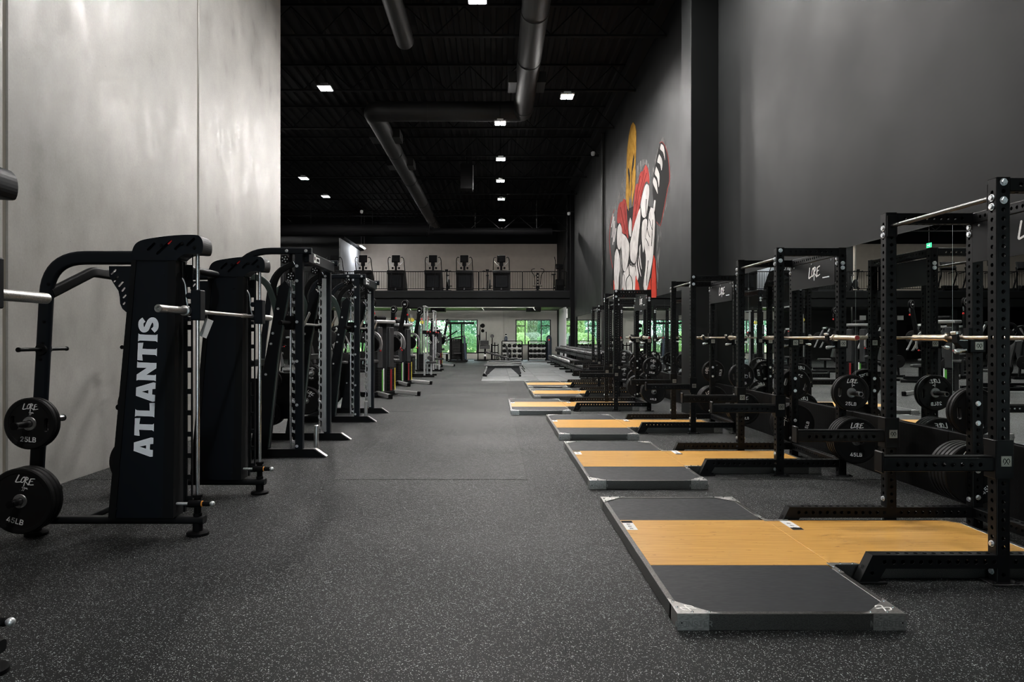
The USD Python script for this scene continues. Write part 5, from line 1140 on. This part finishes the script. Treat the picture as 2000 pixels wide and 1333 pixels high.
# ---- plate loaded machines deeper in the left bay (seen between the uprights and in the mirror)
def make_lever():
    t = Thing("plate_loaded_machine", "x", "weight machine", group="plate loaded machines in the left bay")
    for s in (-1, 1):
        t.p("base_rail", bx(-.75, .75, s * .42 - .04, s * .42 + .04, 0, .08, .008), "powder", False)
        t.p("upright", sweep(bend([(-.55, s * .40, .08), (-.45, s * .40, 1.2), (-.1, s * .36, 1.72), (.15, s * .34, 1.76)], .2, 5), rrect(.07, .07, .014)), "powder", 40)
        a = t.p("lever_arm", sweep(bend([(.08, s * .42, 1.72), (.30, s * .48, 1.25), (.42, s * .44, .98)], .12, 5), rrect(.055, .055, .012)), "silverpaint", 40)
        t.p("grip", rod((.42, s * .30, .98), (.42, s * .50, .98), .022, 12), "foam", 40, under=a)
        t.p("loading_horn", rod((.22, s * .48, 1.38), (.22, s * .80, 1.38), .025, 12), "zinc", 40)
        t.p("loaded_disc", turn([(.026, 0), (.2, 0), (.222, .015), (.222, .03), (.2, .045), (.026, .045)], (.22, s * .55, 1.38), (0, s, 0), 36), "rubberblk", 40)
        t.p("storage_disc", turn([(.026, 0), (.2, 0), (.222, .015), (.222, .03), (.2, .045), (.026, .045)], (-.50, s * .48, .55), (0, s, 0), 36), "rubberblk", 40)
    t.p("cross_beam", bx(-.72, -.64, -.42, .42, .01, .08, .006), "powder", False); t.p("top_beam", bx(.08, .16, -.36, .36, 1.72, 1.80, .008), "powder", False)
    t.p("spine", bx(-.65, .6, -.04, .04, .10, .18, .006), "powder", False); t.p("seat_post", bx(.1, .18, -.04, .04, .17, .46, .006), "powder", False); t.p("front_beam", bx(.55, .63, -.42, .42, .01, .08, .006), "powder", False)
    t.p("seat", pad(-.05, .38, -.2, .2, .46, .54), "foam", False); t.p("back_pad", rot(pad(-.20, -.11, -.19, .19, .58, 1.30), -12, (0, 1, 0), (-.15, 0, .6)), "foam", False); t.p("name_panel", bx(.161, .164, -.2, .2, 1.73, 1.79, .001), "white", False)
    return t
PM = Series(make_lever())
for i, (x, y, r) in enumerate(((-5.4, 15.6, 0), (-5.5, 18.9, 0), (-5.4, 22.0, 20), (-5.6, 25.2, 0), (-5.5, 28.6, 10), (-9.8, 20.5, 180), (-10.0, 24.0, 180), (-9.8, 27.6, 180), (-5.4, 32.0, 0), (-12.8, 31.0, 0))):
    PM.put(f"black plate loaded machine in the left bay, {['nearest', 'second', 'third', 'fourth', 'fifth', 'first of the outer row', 'second of the outer row', 'third of the outer row', 'one before the mezzanine', 'farthest to the left'][i]}", (x, y, 0), r)

# ================================================================== CARDIO MACHINES ON THE MEZZANINE
ZM = 3.735
def make_stepper():
    t = Thing("stair_climber", "x", "cardio machine", group="stair climbers along the mezzanine railing")
    pr = sg.Polygon([(0, .03), (0, .9), (.04, 1.02), (.16, 1.06), (.30, 1.0), (.55, .85), (1.0, .42), (1.2, .22), (1.2, .03)])
    t.p("shroud", eyz(pr, -.42, .42), "matte", False)
    for s in (-1, 1): t.p("side_panel", eyz(sg.Polygon([(-.02, .0), (-.02, .95), (.06, 1.06), (.32, 1.06), (.60, .92), (1.22, .3), (1.25, 0)]), s * .42 - (.05 if s > 0 else .0) + (0 if s > 0 else -.0), s * .42 + (.0 if s > 0 else .05) + (.03 if s > 0 else 0)), "rubberblk", False)
    t.p("front_roll", rod((-.43, .03, .97), (.43, .03, .97), .11, 20), "rubberblk", 40); t.p("front_panel", bx(-.31, .31, -.03, -.002, .20, .80, .01), "panelblk", False)
    t.p("front_badge", bx(-.035, .035, -.034, -.029, .10, .15, .002), "white", False)
    t.p("mast", sweep([(0, .10, 1.0), (0, .12, 1.56)], rrect(.11, .07, .02)), "matte", 40)
    c = t.p("console", rot(bx(-.21, .21, .06, .13, 1.48, 1.86, .02), -12, (1, 0, 0), (0, .1, 1.6)), "matte", False)
    t.p("console_cowl", sweep([(0, .10, 1.30), (0, .10, 1.52)], rrect(.20, .10, .04)), "matte", 40, under=c)
    for s in (-1, 1):
        h = t.p("handrail", sweep(curve([(s * .42, .55, .98), (s * .41, .30, 1.30), (s * .40, .12, 1.62), (s * .34, .04, 1.74), (s * .26, .06, 1.72)], 5), circ(.020, 8)), "rubberblk", 40)
        t.p("grip_bar", sweep(curve([(s * .08, .12, 1.34), (s * .2, .06, 1.36), (s * .37, .14, 1.55)], 5), circ(.014, 8)), "alu" , 40, under=h)
        t.p("cup_holder", turn([(0, 0), (.045, 0), (.05, .1), (0, .1)], (s * .16, .08, 1.14), (0, 0, 1), 14), "matte", 40)
    for k in range(3): t.p("step", bx(-.28, .28, .62 + k * .2, .80 + k * .2, .66 - k * .2, .69 - k * .2, .006), "greysteel", False)
    return t
ST = Series(make_stepper())
for x, l in ((-8.26, "half hidden behind the second smith frame at left"), (-6.78, "before the bright partition wall"), (-5.1, "third from left"), (-3.2, "fourth from left"), (-1.6, "fifth from left"), (.29, "rightmost, under the brightest lamp")): ST.put(f"black stair climber on the mezzanine, {l}", (x, YM + .55, ZM))
def make_bike():
    t = Thing("fan_bike", "x", "exercise bike", group="small bikes on the mezzanine")
    t.p("base_bar", cat(bx(-.25, .25, -.05, .05, 0, .06, .01), bx(-.25, .25, .85, .95, 0, .06, .01)), "matte", False); t.p("frame", sweep(bend([(0, 0, .05), (0, .15, .5), (0, .55, .45), (0, .9, .05)], .1, 4), rrect(.06, .07, .015)), "matte", 40)
    t.p("flywheel", turn([(0, -.04), (.22, -.04), (.24, -.02), (.24, .02), (.22, .04), (0, .04)], (.12, .05, .38), (1, 0, 0), 28), "greysteel", 40); t.p("seat_post", rod((0, .6, .4), (0, .68, .85), .025, 10), "alu", 40); t.p("saddle", bx(-.08, .08, .56, .84, .85, .91, .025), "foam", False)
    t.p("handle_post", rod((0, .12, .45), (0, .02, .98), .025, 10), "matte", 40); t.p("handlebar", sweep(curve([(-.22, .1, 1.02), (-.2, -.06, 1.04), (0, -.08, 1.0), (.2, -.06, 1.04), (.22, .1, 1.02)], 5), circ(.015, 8)), "matte", 40); t.p("console", bx(-.08, .08, -.02, .02, 1.0, 1.12, .01), "matte", False)
    for s in (-1, 1): t.p("pedal", bx(s * .20 - .05, s * .20 + .05, .30, .42, .22 + s * .06, .25 + s * .06, .004), "matte", False)
    t.p("crank", rod((-.2, .36, .18), (.2, .36, .30), .012, 8), "alu", 40)
    return t
BK = Series(make_bike())
for x, l in ((-2.5, "between the fourth and fifth stair climbers"), (-.42, "left of the rightmost stair climber"), (-10.7, "seen only in the mirror, left of the partition"), (-11.6, "farther left, seen only in the mirror")): BK.put(f"small black exercise bike on the mezzanine {l}", (x, YM + .55, ZM))
t = Thing("air_bike", "thin framed air bike with wide curved handles on the mezzanine", "exercise bike", (2.15, YM + .6, ZM))
for s in (-1, 1):
    t.p("handle", sweep(curve([(s * .14, .1, .35), (s * .18, .08, .8), (s * .30, .05, 1.0), (s * .30, 0, 1.12), (s * .14, -.03, 1.16)], 6), circ(.016, 8)), "matte", 40)
    t.p("foot_peg", rod((s * .05, .1, .28), (s * .24, .1, .28), .015, 8), "matte", 40)
t.p("frame", bx(-.06, .06, .05, .15, .06, .95, .01), "matte", False); t.p("crank_disc", turn([(0, 0), (.1, 0), (.1, .06), (0, .06)], (0, .02, .2), (0, 1, 0), 22), "matte", 40)
for k in range(4): t.p("ladder_gap", bx(-.035, .035, .042, .05, .28 + k * .16, .37 + k * .16, .004), "beige", False)
t.p("saddle", bx(-.09, .09, .3, .56, .82, .89, .025), "foam", False); t.p("seat_post", rod((0, .42, .05), (0, .42, .84), .025, 10), "matte", 40); t.p("base", bx(-.12, .12, -.05, .75, 0, .06, .01), "matte", False)
t = Thing("elliptical_trainer", "black elliptical trainer with a tall slanted pole at the mezzanine's right end", "cardio machine", (3.28, YM + .75, ZM))
t.p("housing", eyz(sg.Polygon([(-.3, .03), (-.35, .3), (-.15, .62), (.2, .62), (.45, .3), (.5, .03)]), -.2, .2), "matte", False); t.p("mast", sweep([(0, 0, .55), (0, -.08, 1.30)], rrect(.12, .1, .02)), "matte", 40); t.p("console", rot(bx(-.19, .19, -.06, .04, 1.15, 1.42, .02), -15, (1, 0, 0), (0, 0, 1.2)), "matte", False)
for s in (-1, 1): t.p("swing_pole", sweep(curve([(s * .25, .1, .3), (s * .24, -.02, 1.0), (s * .22, -.08, 1.5), (s * .27, -.06, 1.78)], 5), circ(.018, 8)), "matte", 40); t.p("pedal", bx(s * .22 - .08, s * .22 + .08, .1, .5, .25 + s * .05, .29 + s * .05, .01), "matte", False)
t.p("side_seat", bx(-.42, -.2, -.1, .1, .86, .90, .01), "matte", False); t.p("side_post", rod((-.31, 0, .0), (-.31, 0, .87), .02, 8), "matte", 40); t.p("base", bx(-.3, .3, -.4, .7, 0, .04, .01), "matte", False)
def make_treadmill():
    t = Thing("treadmill", "x", "treadmill", group="treadmills on the hidden end of the mezzanine")
    t.p("deck", bx(-.38, .38, 0, 1.9, .08, .20, .02), "matte", False); t.p("belt", bx(-.26, .26, .35, 1.88, .2, .205, .002), "rubberblk", False); t.p("motor_hood", bx(-.36, .36, .0, .35, .2, .30, .03), "matte", False)
    for s in (-1, 1): t.p("upright", sweep(bend([(s * .38, .55, .15), (s * .40, .20, .9), (s * .38, .35, 1.25)], .15, 4), rrect(.05, .08, .015)), "matte", 40); t.p("handrail", sweep([(s * .36, .35, 1.02), (s * .36, .85, .98)], circ(.02, 10)), "matte", 40); t.p("foot", bx(s * .32 - .05, s * .32 + .05, .1, 1.8, 0, .08, .01), "matte", False)
    t.p("console", rot(bx(-.40, .40, .22, .30, 1.15, 1.55, .03), -20, (1, 0, 0), (0, .25, 1.25)), "matte", False); t.p("console_bar", bx(-.38, .38, .28, .36, 1.08, 1.16, .02), "matte", False)
    return t
TM = Series(make_treadmill())
for i, x in enumerate((-15.4, -16.7, -18.0, -19.3, -20.6)): TM.put(f"black treadmill on the mezzanine seen only in the mirror, {ORD[i]} from the partition", (x, YM + .45, ZM))
# added lamps under the mezzanine edge, unseen, to brighten the back wall
ul = Thing("strip_light", "x", "strip light", group="added LED strip lights under the mezzanine edge")
ul.p("bracket", bx(-.02, .02, -.02, .02, .03, .12, .004), "white", False)
ul.p("housing", rot(bx(-.75, .75, -.07, .07, .012, .05, .006), 48, (1, 0, 0)), "white", False); ul.p("diffuser", rot(bx(-.73, .73, -.06, .06, .0, .0115, .003), 48, (1, 0, 0)), "lampwash", False)
UL = Series(ul)
for i, x in enumerate((-13.5, -10.5, -7.0, -4.0, -1.5, .6, 2.6)): UL.put(f"added wall washer strip unseen behind the mezzanine edge beam, {ORD[i]} from left", (x, YM + .62, 2.99))

# ================================================================== OUTSIDE: meadow, shrubs and trees beyond the windows
solo("meadow", bx(-60, 40, YB + .3, 140, -.6, -.12, .01), "grass", "bright green meadow outside the windows", "meadow", kind="stuff")
def leaves(n, rad, zc, sz, seed, lean=0):
    r = np.random.default_rng(seed)
    u = r.normal(size=(n, 3)); u /= np.linalg.norm(u, axis=1, keepdims=True)
    lump = .72 + .5 * meshkit.fbm(u * 2.1 + seed, 3, seed)
    c = u * (np.array(rad) * (lump * r.uniform(.55, 1.0, n) ** .4)[:, None]) + (0, 0, zc)
    a = r.normal(size=(n, 3)); a /= np.linalg.norm(a, axis=1, keepdims=True)
    b = np.cross(a, r.normal(size=(n, 3))); b /= np.linalg.norm(b, axis=1, keepdims=True)
    s = sz * r.uniform(.6, 1.3, n)[:, None]
    v = np.stack([c - a * s, c + b * s * .5, c + a * s, c - b * s * .5], 1).reshape(-1, 3)
    k = np.arange(n)[:, None] * 4
    return trimesh.Trimesh(v, np.vstack([k + [0, 1, 2], k + [0, 2, 3]]), process=False)
def tree(name, lab, cat_, x, y, rad, zc, m, n, seed):
    t = Thing(name, lab, cat_, (x, y, -.115), group=None)
    t.p("foliage", leaves(n, rad, zc, .095, seed), m, False, kind="stuff")
    t.p("trunk", rod((0, 0, 0), (.1, 0, zc), .12, 8, .05), "bark", 40)
    for k in range(3): t.p("branch", rod((.05, 0, zc * .6), (rad[0] * .6 * math.cos(k * 2.1), rad[1] * .6 * math.sin(k * 2.1), zc + rad[2] * .3), .05, 6, .015), "bark", 40)
rt = random.Random(5)
TL = ["broad", "round", "tall", "loose", "dense", "spreading", "leaning", "high", "low", "full", "ragged", "slim"]
for i, (x, y, rad, zc, m) in enumerate(((-16.5, 62, (3.0, 2.4, 2.9), 3.5, "leafB"), (-12.4, 69.5, (3.2, 2.5, 3.2), 3.9, "leafA"), (-8.6, 62, (2.9, 2.4, 2.9), 3.5, "leafB"), (-4.4, 69.5, (3.2, 2.5, 3.2), 3.9, "leafA"), (-1.6, 62, (2.6, 2.2, 2.7), 3.3, "leafB"), (1.55, 58.5, (1.0, 1.0, 2.2), 2.7, "leafC"), (3.05, 64.5, (1.2, 1.2, 2.6), 3.2, "leafD"), (4.7, 59.0, (1.3, 1.2, 2.3), 2.8, "leafB"), (7.2, 69.5, (3.4, 2.6, 3.6), 4.4, "leafA"), (-21.5, 69.5, (3.8, 2.5, 3.4), 4.2, "leafA"), (2.0, 75.5, (3.8, 2.5, 3.8), 4.7, "leafC"), (-26.5, 62, (3.6, 2.5, 3.4), 4.2, "leafA"))):
    where = "through the right window" if 1 < x < 6 else ("through the left window" if x < 0 else "beyond the right window")
    tree("garden_tree", f"{TL[i]} {dict(leafA='mid green', leafB='dark green', leafC='yellow green', leafD='silver grey')[m]} tree seen {where}", "tree", x, y, rad, zc, m, 11000, 20 + i)
for i, x in enumerate((-14, -11.4, -8.8, -6.2, -4.2, -2.2, 1.5, 2.75, 4.0, 5.4)):
    t = Thing("shrub", f"{['pale', 'green', 'yellowish', 'low', 'grassy', 'bushy', 'feathery', 'tall-grass', 'flowering', 'wide'][i]} shrub at the meadow edge {'seen through the left window' if x < 0 else 'below the right window trees'}, {ORD[i]} from left", "shrub", (x, 54.2 if i % 2 else 51.6, -.12))
    t.p("foliage", leaves(3500, (1.05, .8, .85), 1.06, .07, 60 + i), ("leafC", "leafD", "leafA")[i % 3], False, kind="stuff"); t.p("stem", rod((0, 0, 0), (0, 0, .9), .03, 6), "bark", 40)
